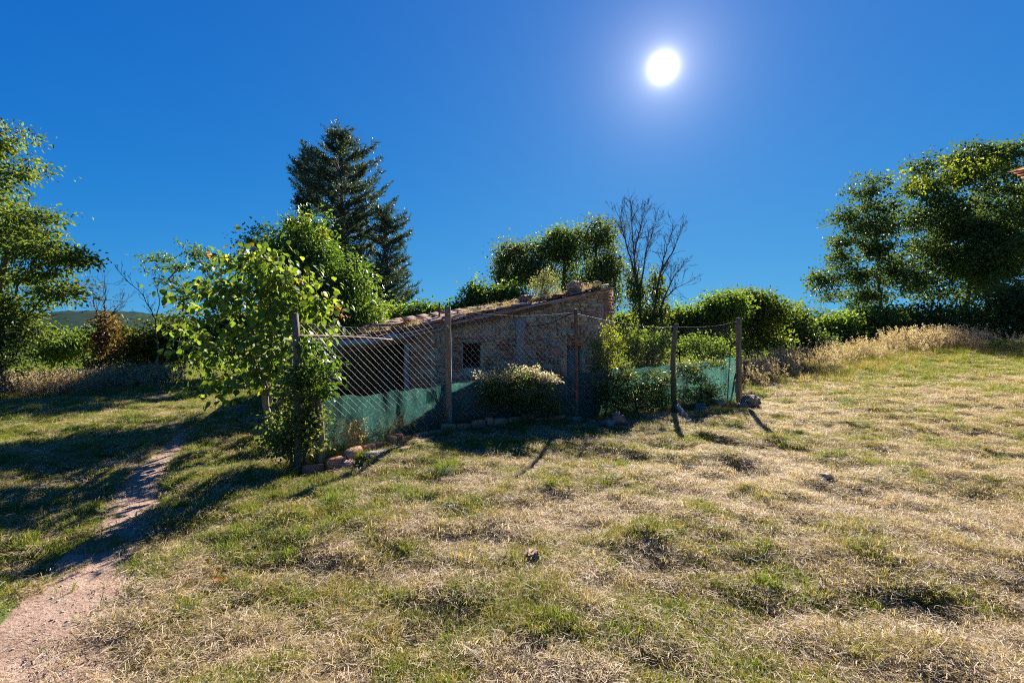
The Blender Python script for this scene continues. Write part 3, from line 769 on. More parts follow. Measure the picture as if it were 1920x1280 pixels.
# rail and top wires
A_ = W(562, 630, FP[0][1] + .03); B_ = W(735, 637, 6.95); round_post(A_, B_, .018, .014, M['rust'], fence, 'rail', 31, 6, 6)
def bay(i, z0, top_drop, pitch, r, mat, sag=.03, fam2=.72):
    a, b = FP[i], FP[i + 1]; ta, tb_ = TOP[i][2] - top_drop, TOP[i + 1][2] - top_drop
    L = math.hypot(b[0] - a[0], b[1] - a[1]); H = max(ta - a[2], tb_ - b[2])
    segsA = []; segsB = []; rad = []
    def P3(s, z, off):
        u = s / L; gz_ = a[2] + (b[2] - a[2]) * u; hh = (ta - a[2]) * (1 - u) + (tb_ - b[2]) * u
        zz = gz_ + z / H * hh - sag * math.sin(u * math.pi) * z / H * 2
        nx, ny = (b[1] - a[1]) / L, -(b[0] - a[0]) / L
        bul = .05 * (float(vnoise(s * 1.3 + 9 * i, z * 1.1, 60)) - .5) + off - .05
        return (a[0] + (b[0] - a[0]) * u - nx * bul, a[1] + (b[1] - a[1]) * u - ny * bul, zz)
    for sgn in (1, -1):
        c = -H if sgn > 0 else 0.0
        cs = np.arange(-H * 1.0, L + H * 1.0, pitch)
        for c in cs:
            pts = []
            for k in range(9):
                z = z0 + (H - z0) * k / 8; s = c + (H - z) * .95 * 1 if sgn > 0 else c + z * .95
                pts.append((s, z))
            for (s1, z1), (s2, z2) in zip(pts[:-1], pts[1:]):
                if min(s1, s2) < 0 or max(s1, s2) > L: continue
                segsA.append(P3(s1, z1, .002 * sgn)); segsB.append(P3(s2, z2, .002 * sgn)); rad.append(r if sgn > 0 else r * fam2)
    V, Fq = seg_tubes(segsA, segsB, np.array(rad), 3)
    part('wire_mesh', V, [Fq], mat, fence, kind='stuff')
    tw = [P3(L * u, H, .01) for u in np.linspace(0, 1, 13)]; V, Fq = seg_tubes(tw[:-1], tw[1:], .0016, 4); part('top_wire', V, [Fq], M['wire_old'], fence)
bay(0, .05, .10, .098, .0019, M['wire'], .07, .45)
bay(1, .05, .05, .098, .0017, M['wire'], .04, .45)
bay(2, .05, .08, .075, .0016, M['wire_old'])
bay(3, .05, .06, .075, .0016, M['wire_old'])

# green shade nets tied along the foot of the fence
def net(label, i, u0, u1, tops, bots, off=.06, seed=0, flap=None):
    a, b = FP[i], FP[i + 1]; n, m_ = 60, 22; V = []
    L = math.hypot(b[0] - a[0], b[1] - a[1]); nx, ny = -(b[1] - a[1]) / L, (b[0] - a[0]) / L
    for k in range(n):
        q = k / (n - 1); u = u0 + (u1 - u0) * q
        x, y = a[0] + (b[0] - a[0]) * u, a[1] + (b[1] - a[1]) * u; zg = a[2] + (b[2] - a[2]) * u
        zt = np.interp(q, [t[0] for t in tops], [t[1] for t in tops]); zb = np.interp(q, [t[0] for t in bots], [t[1] for t in bots])
        for j in range(m_):
            w_ = j / (m_ - 1); z = zg + zb + (zt - zb) * w_
            fo = off + .11 * (float(fbm(u * 9 + seed, z * 1.8, 81 + seed)) - .5) + .035 * math.sin(u * 19 + seed + 2 * z) * (1 - w_ * .5)
            V.append((x + nx * fo, y + ny * fo, z + .012 * math.sin(q * 37)))
    o = part('shade_net', np.array(V), quadgrid(n, m_), M['net'], sm=True)
    return tag(o, label, 'shade net', 'shade nets on the fence')
def zf(i, u, px, py):            # height over the fence foot seen at a pixel on a bay
    a, b = FP[i], FP[i + 1]; Y = a[1] + (b[1] - a[1]) * u
    return CAMZ - (py - 620) / F * Y - (a[2] + (b[2] - a[2]) * u)
def uf(i, px):
    a, b = FP[i], FP[i + 1]; k = (px - 960) / F
    return float((k * a[1] - a[0]) / ((b[0] - a[0]) - k * (b[1] - a[1])))
def nettops(i, pts):
    us = [uf(i, px) for px, _ in pts]; u0, u1 = us[0], us[-1]
    return u0, u1, [((u - u0) / (u1 - u0), zf(i, u, *p)) for u, p in zip(us, pts)]
u0, u1, tt = nettops(0, [(600, 744), (640, 742), (700, 742), (740, 733), (765, 732), (838, 722)])
net('pale green shade net with a sunlit top edge between the corner and the tall post', 0, u0, u1, tt, [(0, .05), (1, .03)], seed=0)
u0, u1, tt = nettops(1, [(847, 721), (885, 716), (930, 712), (1000, 712), (1076, 705)])
net('dark green shade net behind the pale-tipped shrub', 1, u0, u1, tt, [(0, .03), (1, .03)], seed=3)
u0, u1, tt = nettops(2, [(1084, 700), (1130, 694), (1180, 692), (1230, 688), (1264, 683)])
net('green shade net half hidden by ivy in the third bay', 2, u0, u1, tt, [(0, .03), (1, .03)], seed=6)
u0, u1, tt = nettops(3, [(1272, 680), (1310, 681), (1340, 676), (1381, 669)])
net('faded sea-green shade net in the bay beside the end post', 3, u0, u1, tt, [(0, .03), (1, .02)], seed=9)
# hanging corner flap
a_ = uf(0, 795)
net('torn bright green flap hanging from the net left of the tall post', 0, uf(0, 800), uf(0, 840), [(0, zf(0, uf(0, 805), 805, 728)), (1, zf(0, .99, 838, 720))], [(0, zf(0, uf(0, 800), 800, 758)), (.35, zf(0, uf(0, 810), 810, 752)), (1, zf(0, .99, 838, 731))], off=.015, seed=12)

# brick edging along the foot of the fence
edge_pts = [gp(562, 882), gp(640, 872), gp(700, 850), gp(770, 828), gp(843, 812), gp(930, 804), gp(1000, 797), gp(1085, 786)]
edging = thing('brick_edging', 'row of old red bricks laid along the foot of the fence', 'edging', tuple(edge_pts[4]))
ecum = np.concatenate([[0], np.cumsum([np.linalg.norm(b[:2] - a[:2]) for a, b in zip(edge_pts[:-1], edge_pts[1:])])])
d_ = 0.02
while d_ < ecum[-1] - .1:
    Lb = .24 if rng.random() > .35 else .12
    c = np.array([np.interp(d_ + Lb / 2, ecum, [p[k] for p in edge_pts]) for k in range(3)])
    c2 = np.array([np.interp(d_ + Lb, ecum, [p[k] for p in edge_pts]) for k in range(3)])
    yaw = math.atan2(c2[1] - c[1], c2[0] - c[0])
    if rng.random() > .05:
        place('brick', random.choice(bricks), (c[0], c[1], gz(c[0], c[1]) + .055 + rng.normal() * .008), (rng.normal() * .08, rng.normal() * .05, yaw + rng.normal() * .07), (Lb, .11, .13 + rng.random() * .03), edging)
    d_ += Lb + .012
def loose_board(a, b, w_, th, mat, label, name='plank', lift=(.03, .03)):
    a = gp(*a); b = gp(*b); a[2] += lift[0]; b[2] += lift[1]
    d = b - a
    o = board(a, b, w_, th, mat, None, name, side=(-d[1], d[0], 0)); return tag(o, label, 'plank')
loose_board((682, 866), (788, 832), .13, .035, M['greywood'], 'dark weathered plank lying below the brick edging near the corner', lift=(.03, .05))
loose_board((745, 856), (812, 826), .09, .03, M['post'], 'shorter brown plank lying just right of the dark weathered plank', lift=(.03, .06))
loose_board((1292, 786), (1266, 772), .11, .03, M['greywood'], 'grey board leaning against the foot of the fourth post', lift=(.02, .20))
for (px, py, sx, sz, lab, sd) in ((1406, 762, .32, .28, 'rounded grey rock beside the right-hand end post', 1), (1392, 764, .2, .13, 'small flat rock between the end post and the rounded rock', 2),
                                  (1158, 797, .20, .19, 'upright dark red stone at the foot of the ivy', 3), (1141, 799, .22, .12, 'low dark stone left of the upright red stone', 4),
                                  (1312, 768, .22, .16, 'dark stone below the net left of the struts', 5), (1345, 762, .3, .15, 'wide dark stone at the foot of the struts', 6),
                                  (650, 872, .16, .1, 'small broken brick lump in the shade near the corner post', 7), (1550 - 0, 908, .10, .05, 'small pale stone lying in the dry grass at the right', 8)):
    p = gp(px, py); V, Fs = unit_block(600 + sd, .3, 6, 2.6)
    V = V + .1 * np.stack([fbm(V[:, 1] * 4, V[:, 2] * 4, sd), fbm(V[:, 0] * 4, V[:, 2] * 4, sd + 3), fbm(V[:, 0] * 4, V[:, 1] * 4, sd + 7)], 1)
    o = part('stone', V * np.array([sx, sx * .85, sz]) + p + np.array([0, 0, sz * .36]), Fs, M['tile'] if sd in (3, 7) else M['rock'], sm=True); tag(o, lab, 'stone')
# rotten stump in the turf, a curled dead leaf
p = gp(998, 1046); V, Fs = unit_block(701, .3, 7, 3); V[:, :2] *= (1.15 - .5 * V[:, 2:3]); V[V[:, 2] > .3, 2] += rng.normal(size=(V[:, 2] > .3).sum()) * .09
st = part('stump', V * np.array([.10, .085, .075]) + p + np.array([0, 0, .025]), Fs, M['post']); tag(st, 'small rotten grey stump standing in the mown grass', 'stump')
p = gp(412, 1090); aa = np.linspace(-1.2, 1.2, 9); V = []
for k, t in enumerate(np.linspace(-1, 1, 9)):
    w_ = .032 * (1 - t * t) + .003
    for q in (-1, 0, 1): V.append((p[0] + t * .04, p[1] + q * w_ * .8, p[2] + .035 + .014 * abs(q) + .015 * t * t))
dl = part('dead_leaf', np.array(V), quadgrid(9, 3), LG['red'], sm=True); tag(dl, 'curled reddish-brown dead leaf lying on the grass', 'leaf')

# ------------------------------------------------------------------ trees and shrubs
# big oak at the left edge
tree('oak_tree', 'spreading oak at the left edge with layered leafy boughs', 'tree', 5, 13,
     [lobe(-5, 265, 13, 52, 45), lobe(30, 268, 13, 30, 14), lobe(-10, 350, 13, 75, 42), lobe(45, 335, 13, 22, 14), lobe(0, 420, 13, 100, 45), lobe(75, 400, 13, 40, 16), lobe(80, 470, 13, 85, 26), lobe(150, 485, 13, 45, 14),
      lobe(60, 520, 13, 90, 30), lobe(130, 550, 13, 40, 16), lobe(10, 570, 13, 85, 40), lobe(40, 610, 13, 70, 35), lobe(-110, 380, 13, 110, 170), lobe(-90, 560, 13, 110, 70)],
     'oak', trunk_top=W(-15, 330, 13), n=330, per=95, cr=.36, size=.115, rmax=.22, shell=.6, flat=.45, limit=330, wob=.3)
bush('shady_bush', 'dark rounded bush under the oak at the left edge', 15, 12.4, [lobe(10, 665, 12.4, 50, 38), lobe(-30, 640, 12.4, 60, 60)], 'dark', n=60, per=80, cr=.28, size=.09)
bush('hedge_bush', 'mid green bush right of the oak below the distant hills', 120, 19, [lobe(120, 655, 19, 55, 28), lobe(80, 660, 19, 40, 22), lobe(165, 640, 19, 35, 25)], 'broad', n=80, per=80, cr=.45, size=.12)
bush('hedge_bush', 'broad green bush with sunlit yellow top between the bare tree and the sapling', 262, 17, [lobe(265, 640, 17, 52, 26), lobe(225, 655, 17, 40, 28), lobe(310, 640, 17, 40, 26), lobe(260, 680, 17, 60, 24)], 'yellow', n=110, per=80, cr=.36, size=.13)
bush('hedge_bush', 'low pale flowering bush at the foot of the yellow-topped bush', 245, 14.5, [lobe(248, 698, 14.5, 38, 20), lobe(285, 705, 14.5, 30, 14)], 'silver', n=40, per=60, cr=.22, size=.07)
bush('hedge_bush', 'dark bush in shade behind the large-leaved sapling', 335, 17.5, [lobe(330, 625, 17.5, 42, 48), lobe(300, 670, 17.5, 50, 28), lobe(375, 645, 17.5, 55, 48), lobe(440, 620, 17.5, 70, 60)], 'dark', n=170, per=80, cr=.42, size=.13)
def bare_tree(name, label, stems, Y, reach, ivy=None, ivy_mat='ivy', r0=.09, bark='bark', start=.35, step=.16, levels=3):
    """stems: pixels from foot to top, the first from the ground; reach: length of the side branches in metres"""
    b0 = stems[0][0]; p0 = W(b0[0], b0[1], Y); p0[2] = gz(p0[0], p0[1])
    t = thing(name, label, 'tree', tuple(p0))
    def grow(nodes, par, rad, k, d, L, r, lev):
        n = max(3, int(L / .10)); prev = k; p = nodes[k].copy()
        for i in range(n):
            d = d + rng.normal(size=3) * .09 + np.array([0, 0, .05]); d /= np.linalg.norm(d)
            p = p + d * L / n; nodes.append(p.copy()); par.append(prev); rad.append(max(.0042, r * (1 - .8 * (i + 1) / n))); prev = len(nodes) - 1
            if lev > 0 and i >= 1 and rng.random() < .9:
                e_ = d + rng.normal(size=3) * .42 + np.array([0, 0, .15]); e_ /= np.linalg.norm(e_)
                grow(nodes, par, rad, prev, e_, L * (.30 + .32 * rng.random()) * (1.1 - .5 * i / n), r * .5, lev - 1)
    for si, s_ in enumerate(stems):
        pts = [W(q[0], q[1], Y + (rng.normal() * .12 if j else 0)) for j, q in enumerate(s_)]
        if si == 0: pts[0] = p0 - np.array([0, 0, .1])
        P_ = []
        for a_, b_ in zip(pts[:-1], pts[1:]):
            m_ = max(2, int(np.linalg.norm(b_ - a_) / step))
            for u in np.arange(m_) / m_: P_.append(a_ + (b_ - a_) * u + rng.normal(size=3) * .012)
        P_.append(pts[-1]); N_ = len(P_); nodes = [q for q in P_]; par = [-1] + list(range(N_ - 1)); rs = r0 * (1 if si == 0 else .6)
        rad = [rs * (1 - .82 * i / (N_ - 1)) for i in range(N_)]
        for i in range(int(N_ * start), N_):
            u = i / (N_ - 1); d = P_[min(i + 1, N_ - 1)] - P_[max(0, i - 1)]; d /= np.linalg.norm(d)
            for _ in range(3 if i == N_ - 1 else 2):
                e_ = d * .8 + rng.normal(size=3) * .5 + np.array([0, 0, .2]); e_ /= np.linalg.norm(e_)
                grow(nodes, par, rad, i, e_, reach * (.55 + .6 * rng.random()) * (1.15 - .45 * u), rad[i] * .6, levels)
        V, Fs = wood_mesh(np.array(nodes), np.array(par), np.array(rad)); part('trunk' if si == 0 else 'limb', V, Fs, M[bark], t, sm=True)
    if ivy:
        C = np.concatenate([clump_centres([lobe(a, b, Y, rx, ry)], k, .6) for a, b, rx, ry, k in ivy])
        C[:, 2] = np.maximum(C[:, 2], base_height(C[:, 0], C[:, 1]) + .1)
        V, Fc = leaves_mesh(*clump_leaves(C, 60, .22, .085, .8, 1.0, .4, .3))
        part('ivy', V, Fc, LG[ivy_mat], t, kind='stuff')
    return t
bare_tree('bare_tree', 'slender bare tree with brown leaves on its lower trunk at the left', [[(190, 712), (192, 620), (197, 560), (197, 520)], [(194, 610), (178, 575), (170, 545)], [(195, 605), (212, 585), (228, 568)]], 15,
          .55, [(195, 640, 26, 45, 26), (200, 605, 14, 14, 6), (185, 685, 30, 22, 12)], 'brown', .055, start=.45)
# airy tree with flat leaf layers
tree('feathery_tree', 'thin feathery tree with flat leaf layers and bare side branch left of the sapling', 'tree', 335, 20,
     [lobe(300, 486, 20, 34, 10), lobe(372, 476, 20, 34, 20), lobe(335, 500, 20, 36, 9), lobe(400, 500, 20, 22, 20), lobe(318, 528, 20, 36, 10), lobe(283, 505, 20, 16, 9), lobe(378, 540, 20, 26, 20), lobe(430, 488, 20, 20, 20), lobe(345, 560, 20, 30, 20)],
     'laurel', trunk_top=W(345, 540, 20), n=90, per=24, cr=.30, size=.14, rmax=.055, shell=.9, flat=.4, droop=.05, up=1.2, limit=90, wob=.35)
bare_tree('bare_sapling', 'thin leafless branching sapling leaning left of the feathery tree', [[(300, 700), (292, 600), (270, 555), (228, 515)], [(292, 600), (300, 560), (288, 515)]], 12.4, .36, None, r0=.028, start=.55)
# glossy leafed tree beside the shed
lw = [W(570, 405, 10.3), W(563, 412, 10.2), W(612, 432, 10.2), W(606, 440, 10.1)]
tree('laurel_tree', 'dense glossy green tree with yellow tips standing against the left side of the shed', 'tree', 575, 10.6,
     [lobe(572, 432, 10.4, 28, 26), lobe(560, 470, 10.4, 62, 42), lobe(600, 470, 10.4, 38, 30), lobe(610, 515, 10.4, 62, 45), lobe(560, 540, 10.4, 80, 55), lobe(640, 560, 10.4, 62, 42), lobe(600, 600, 10.4, 85, 40), lobe(690, 590, 10.4, 38, 28), lobe(520, 470, 10.4, 30, 35), lobe(668, 528, 10.4, 22, 18)],
     'laurel', trunk_top=W(570, 500, 10.6), n=330, per=85, cr=.26, size=.085, aspect=.5, rmax=.09, shell=.5, flat=.8, droop=.5, extra=[('yellow_tips', lw, 45, .13, .08, 'lime')])
tree('spindly_tree', 'thin dark-twigged tree just left of the glossy green tree', 'tree', 490, 18, [lobe(490, 430, 18, 22, 14), lobe(475, 455, 18, 28, 18), lobe(500, 480, 18, 34, 22), lobe(470, 500, 18, 30, 24)], 'broad',
     trunk_top=W(490, 450, 18), n=70, per=34, cr=.33, size=.125, rmax=.05, shell=.8)

def conifer(name, label, px, Y, top, prof, seed, lean=0):
    sc = Y / 17.0; r = np.random.default_rng(seed); bx = X(px, Y); zb = gz(bx, Y); zt = W(px, top, Y)[2]; H = zt - zb
    t = thing(name, label, 'tree', (bx, Y, zb))
    tr = [np.array([bx + lean * u * H * .1 + r.normal() * .03, Y, zb - .1 + (H + .1) * u]) for u in np.linspace(0, 1, 12)]
    nodes = list(tr); par = [-1] + list(range(11)); rad = list(.16 * sc * (1 - np.linspace(0, 1, 12)) ** .8 + .008)
    NP, ND = [], []
    z = 1.2
    while z < H * .985:
        u = z / H; py = 620 - (zb + z - CAMZ) * F / Y
        rr = np.interp(py, [a for a, _ in prof], [b for _, b in prof]) * Y / F
        for _ in range(7 if rr > .5 else 4):
            a = r.random() * 2 * np.pi; L = rr * (.45 + .60 * r.random() ** 1.2); dz = r.normal() * .07
            c0 = np.array([bx + lean * u * H * .1, Y, zb + z + dz]); d = np.array([math.cos(a), math.sin(a), 0])
            k0 = min(11, int(u * 11)); prev = k0; n = 5
            pts = []
            for i in range(1, n + 1):
                v = i / n; p = c0 + d * L * v + np.array([0, 0, L * (.10 * v + .28 * v ** 3 - .12 * v * (1 - v))]) + r.normal(size=3) * .03
                nodes.append(p); par.append(prev if i > 1 else k0); rad.append(max(.006, .028 * (1 - v) * L)); prev = len(nodes) - 1; pts.append(p)
            if True:
                nodes[len(nodes) - n] = c0 + d * L / n
            P_ = np.array([c0] + pts)
            ms = max(6, int(L * 17 / sc))
            for s in range(ms):
                v = .18 + .82 * (s + r.random()) / ms; f = v * n; i = min(n - 1, int(f)); p = P_[i] + (P_[i + 1] - P_[i]) * (f - i)
                bd = P_[i + 1] - P_[i]; bd /= np.linalg.norm(bd)
                sd = np.cross(bd, (0, 0, 1)); sd /= np.linalg.norm(sd)
                dirn = bd * .75 + sd * r.choice([-1, 1]) * (.3 + .9 * r.random()) + np.array([0, 0, .35 * r.random()]); dirn /= np.linalg.norm(dirn)
                ln = sc * (.22 + .26 * r.random()) * (1.1 - .45 * v)
                kk = 15
                q = np.linspace(.05, 1, kk)[:, None]
                NP.append(p + dirn * ln * q); ND.append(np.repeat((dirn * .7)[None], kk, 0) + r.normal(size=(kk, 3)) * .55)
        z += sc * ((.17 + .12 * r.random()) if r.random() > .12 else .42)
    for a in np.linspace(0, 1, 25):
        NP.append(np.repeat((tr[-1] - np.array([0, 0, .5 * a]))[None], 8, 0)); ND.append(r.normal(size=(8, 3)) + np.array([0, 0, .8]))
    V, Fs = wood_mesh(np.array(nodes), np.array(par), np.array(rad)); part('trunk', V, Fs, M['bark'], t, sm=True)
    NP = np.concatenate(NP); ND = np.concatenate(ND); n = len(NP)
    V, Fc = leaves_mesh(NP, ND, r.normal(size=(n, 3)) + np.array([0, 0, .6]), sc * (.09 + .06 * r.random(n)), np.full(n, .030 * sc))
    part('crown', V, Fc, LG['conifer'], t, kind='stuff')
conifer('conifer', 'tall dark blue-green conifer rising behind the glossy tree', 640, 20.5, 248, [(250, 10), (280, 46), (320, 76), (380, 96), (450, 108), (520, 118), (600, 122)], 31)
conifer('conifer', 'shorter conifer with drooping tiers right of the tall dark conifer', 725, 20, 392, [(392, 8), (410, 36), (450, 46), (500, 46), (540, 62), (570, 68), (620, 60)], 32)
conifer('conifer', 'small second leader of dark conifer left of the tall one', 578, 21, 285, [(285, 5), (320, 22), (380, 34), (450, 40), (600, 40)], 33)

# behind the shed
for px, Y, lb, mt, lab in ((735, 14.5, [(730, 590, 48, 24), (690, 600, 40, 30)], 'broad', 'fresh green fig-like bush behind the left end of the shed roof'),
                           (790, 15, [(790, 585, 36, 17), (822, 592, 24, 14), (770, 600, 40, 22)], 'laurel', 'bright green bush peeping over the roof left of the tall post'),
                           (885, 15, [(890, 565, 30, 24), (868, 580, 25, 18), (905, 555, 18, 18), (893, 535, 10, 14)], 'broad', 'green bush rising over the middle of the shed roof'),
                           (948, 14.6, [(945, 555, 30, 20), (970, 565, 24, 18)], 'laurel', 'bright rounded bush over the roof just left of the pale sapling')):
    bush('leafy_bush', lab, px, Y, [lobe(a, b, Y, c, d) for a, b, c, d in lb] + [lobe(px, 640, Y, 35, 30)], mt, n=90, per=60, cr=.26, size=.12, up=1.0)
IVT = [('tree wrapped in ivy at the left of the row behind the shed', 955, 19, [(950, 490, 26, 32), (970, 470, 22, 16), (985, 515, 45, 45), (940, 520, 18, 40), (1010, 490, 30, 35)]),
       ('broad ivy-clad tree with sunlit top in the middle of the row behind the shed', 1055, 19.5, [(1045, 450, 34, 18), (1065, 435, 26, 15), (1055, 480, 50, 40), (1085, 450, 28, 28), (1030, 470, 40, 30), (1080, 530, 55, 45)]),
       ('tall narrow ivy-clad tree at the right of the row behind the shed', 1130, 19, [(1122, 418, 15, 18), (1135, 440, 22, 30), (1105, 450, 24, 30), (1120, 500, 38, 50), (1148, 510, 18, 60), (1130, 560, 40, 40)])]
for lab, px, Y, lb in IVT:
    tree('ivy_clad_tree', lab, 'tree', px, Y, [lobe(a, b, Y, c, d) for a, b, c, d in lb], 'ivy' if px != 1055 else 'oak', n=170, per=58, cr=.30, size=.11, rmax=.14, shell=.6, flat=.9, droop=.5, wob=.35)
bare_tree('bare_tree', 'tall bare tree with fine upright twigs and ivy round its foot behind the shed', [[(1205, 640), (1200, 560), (1190, 500), (1186, 440), (1184, 392)], [(1192, 520), (1172, 450), (1160, 405)], [(1200, 545), (1212, 470), (1226, 425)], [(1188, 480), (1200, 430), (1206, 400)]], 18,
          .82, [(1195, 560, 14, 40, 26), (1208, 600, 24, 36, 26), (1186, 520, 7, 26, 8)], r0=.07, start=.45)
bare_tree('bare_tree', 'leaning bare tree with ivy-covered trunk right of the tall bare tree', [[(1222, 640), (1228, 570), (1240, 500), (1254, 455), (1262, 425)], [(1240, 505), (1262, 470), (1274, 440)], [(1226, 610), (1246, 560), (1268, 540), (1294, 526)], [(1240, 570), (1262, 520), (1276, 500)]], 17.6,
          .68, [(1232, 540, 12, 40, 20), (1228, 600, 26, 36, 24), (1240, 580, 10, 24, 10)], r0=.062, start=.45)
for px, Y, lb, mt, lab in ((1275, 19, [(1278, 600, 32, 24), (1262, 618, 30, 22)], 'broad', 'green hedge bush right behind the third fence bay'),
                           (1205, 20.5, [(1200, 610, 26, 22), (1240, 612, 24, 20), (1170, 612, 22, 24)], 'broad', 'green bush round the feet of the bare trees behind the fence'),
                           (1345, 18.5, [(1345, 580, 40, 30), (1330, 605, 45, 28), (1372, 570, 22, 22)], 'broad', 'large green hedge bush above the fourth fence bay'),
                           (1420, 20, [(1418, 568, 34, 24), (1440, 590, 42, 30), (1400, 605, 40, 30)], 'oak', 'hedge bush with loose upright shoots right of the end post'),
                           (1490, 23, [(1490, 600, 34, 20), (1470, 615, 36, 22)], 'dark', 'low dark hedge bush left of the open oak'),
                           (1560, 29, [(1560, 608, 42, 22), (1530, 618, 36, 20)], 'broad', 'low hedge bush under the left boughs of the open oak'),
                           (1640, 31, [(1640, 602, 46, 24), (1610, 612, 40, 22)], 'oak', 'hedge bush round the trunks of the open oak'),
                           (1725, 32, [(1725, 600, 50, 28), (1690, 612, 40, 22)], 'dark', 'dark hedge bush between the open oak and the big tree'),
                           (1815, 32, [(1810, 598, 50, 30), (1780, 610, 44, 24)], 'oak', 'hedge bush below the big tree at the right'),
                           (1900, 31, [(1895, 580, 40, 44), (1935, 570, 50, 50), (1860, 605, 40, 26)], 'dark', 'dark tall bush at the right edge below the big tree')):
    bush('hedge_bush', lab, px, Y, [lobe(a, b, Y, c, d) for a, b, c, d in lb] + [lobe(px - 22, 640, Y, 34, 20), lobe(px + 22, 642, Y, 36, 20)], mt, n=150, per=75, cr=.02 * Y, size=.0072 * Y, shell=.55)
tree('open_oak', 'open-crowned oak with several thin trunks standing right of the fence', 'tree', 1655, 36,
     [lobe(1645, 338, 36, 30, 23), lobe(1625, 362, 36, 40, 23), lobe(1660, 385, 36, 45, 29), lobe(1600, 405, 36, 50, 26), lobe(1650, 430, 36, 60, 32), lobe(1585, 450, 36, 50, 26), lobe(1640, 470, 36, 75, 35), lobe(1570, 485, 36, 40, 23),
      lobe(1680, 500, 36, 60, 41), lobe(1610, 515, 36, 60, 29), lobe(1545, 525, 36, 38, 23), lobe(1640, 555, 36, 80, 29), lobe(1560, 550, 36, 40, 17)],
     'dark', trunk_top=W(1640, 400, 36), n=270, per=66, cr=.56, size=.22, rmax=.2, shell=.8, flat=.5, limit=260, wob=.3)
yl = [W(1835 + rng.normal() * 38, 310 + rng.normal() * 9, 32.6) for _ in range(14)] + [W(1745 + rng.normal() * 22, 342 + rng.normal() * 8, 33) for _ in range(6)]  # sunlit patch of the crown, put into the leaf colour as lime sprays
tree('big_tree', 'big dense tree with top leaves coloured sunlit yellow-green at the right edge', 'tree', 1815, 36,
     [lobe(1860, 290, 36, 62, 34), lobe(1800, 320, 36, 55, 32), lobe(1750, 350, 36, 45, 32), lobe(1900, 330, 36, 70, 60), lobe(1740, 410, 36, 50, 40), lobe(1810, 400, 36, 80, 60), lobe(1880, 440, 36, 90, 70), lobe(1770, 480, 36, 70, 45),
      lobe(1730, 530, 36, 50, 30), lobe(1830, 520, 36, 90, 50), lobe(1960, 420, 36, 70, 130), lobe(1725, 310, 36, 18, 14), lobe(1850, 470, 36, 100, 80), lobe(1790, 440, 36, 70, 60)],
     'dark', trunk_top=W(1830, 380, 36), n=560, per=100, cr=.70, size=.25, rmax=.3, shell=.45, flat=.6, limit=260, wob=.25, extra=[('painted_sunlit_sprays', yl, 45, .6, .21, 'lime')])

# large-leaved sapling in front of the corner
def big_leaf_mesh(k):
    r = np.random.default_rng(800 + k); n = 7; V = []
    for i in range(n):
        u = i / (n - 1); w_ = .40 * math.sin(min(1, u * 1.12 + .06) * math.pi) ** .75 * (1 - .35 * u) if 0 < i < n - 1 else .01
        droop = -.22 * u * u + r.normal() * .01; roll = .12 + .08 * r.random()
        V += [(u, -w_, droop + w_ * roll), (u, 0, droop), (u, w_, droop + w_ * roll)]
    return np.array(V), quadgrid(n, 3)
BL = [big_leaf_mesh(k) for k in range(5)]
bx = X(515, 6.9); sap = thing('large_leaved_sapling', 'bushy young tree with large heart-shaped leaves and reddish tips by the fence corner', 'tree', (bx, 6.9, gz(bx, 6.9)))
lb = [lobe(470, 545, 6.8, 80, 55), lobe(415, 545, 6.8, 48, 40), lobe(525, 520, 6.8, 55, 48), lobe(330, 545, 6.6, 24, 16), lobe(465, 625, 6.6, 90, 50), lobe(355, 640, 6.5, 42, 30), lobe(350, 590, 6.6, 36, 30), lobe(540, 560, 6.8, 60, 60), lobe(560, 600, 6.9, 55, 50), lobe(510, 665, 6.7, 75, 45),
      lobe(455, 705, 6.6, 85, 30), lobe(390, 705, 6.5, 45, 26), lobe(450, 490, 6.8, 45, 28), lobe(540, 720, 6.7, 40, 35), lobe(500, 480, 6.9, 40, 25), lobe(600, 620, 6.6, 40, 35), lobe(595, 570, 6.9, 40, 30)]
SC = clump_centres(lb, 400, .55)
top_c = np.array([W(380, 478, 6.6), W(448, 470, 6.8), W(517, 488, 6.8), W(560, 525, 6.8), W(455, 462, 6.9), W(625, 585, 6.7), W(640, 590, 6.75)])
SC = np.concatenate([SC, top_c])
nds = [np.array([bx, 6.9, gz(bx, 6.9) - .1])]
nodes, par, rad = skeleton(trunk_line(nds[0], W(465, 640, 6.75), 6), SC, r_tip=.0045)
V, Fs = wood_mesh(nodes, par, rad, .05); part('stems', V, Fs, M['bark_pale'], sap, sm=True)
for (a, b) in (((522, 800), (490, 690)), ((512, 806), (540, 690))):
    round_post(W(a[0], a[1], 6.9), W(b[0], b[1], 6.8), .026, .016, M['bark_pale'], sap, 'stem', a[0], 7, 8, .06)
LP = []
for ci, c in enumerate(SC):
    k = 7 if ci < 400 else 8
    for _ in range(k):
        off = rng.normal(size=3) * np.array([.13, .13, .12]) * (1 if ci < 400 else .5)
        a = math.atan2(off[1], off[0]) + rng.normal() * .9
        LP.append((c + off, a, .25 + rng.random() * .95, rng.normal() * .45, (.075 + .065 * rng.random()) * (1 if ci < 400 else .62), ci >= 400))
sap_big, sap_red = [], []
for k, (v, f) in enumerate(BL):
    me = mesh_np('leaf', v, f); smooth(me); me.materials.append(LG['big']); sap_big.append(me)
    me2 = me.copy(); me2.materials.clear(); me2.materials.append(LG['red']); sap_red.append(me2)
LP.sort(key=lambda q: q[0][1])
for (p, yaw, pitch, roll, sz, red) in LP[:290]:
    place('leaf', random.choice(sap_red if red else sap_big), p, (roll, pitch, yaw), (sz, sz, sz), sap)
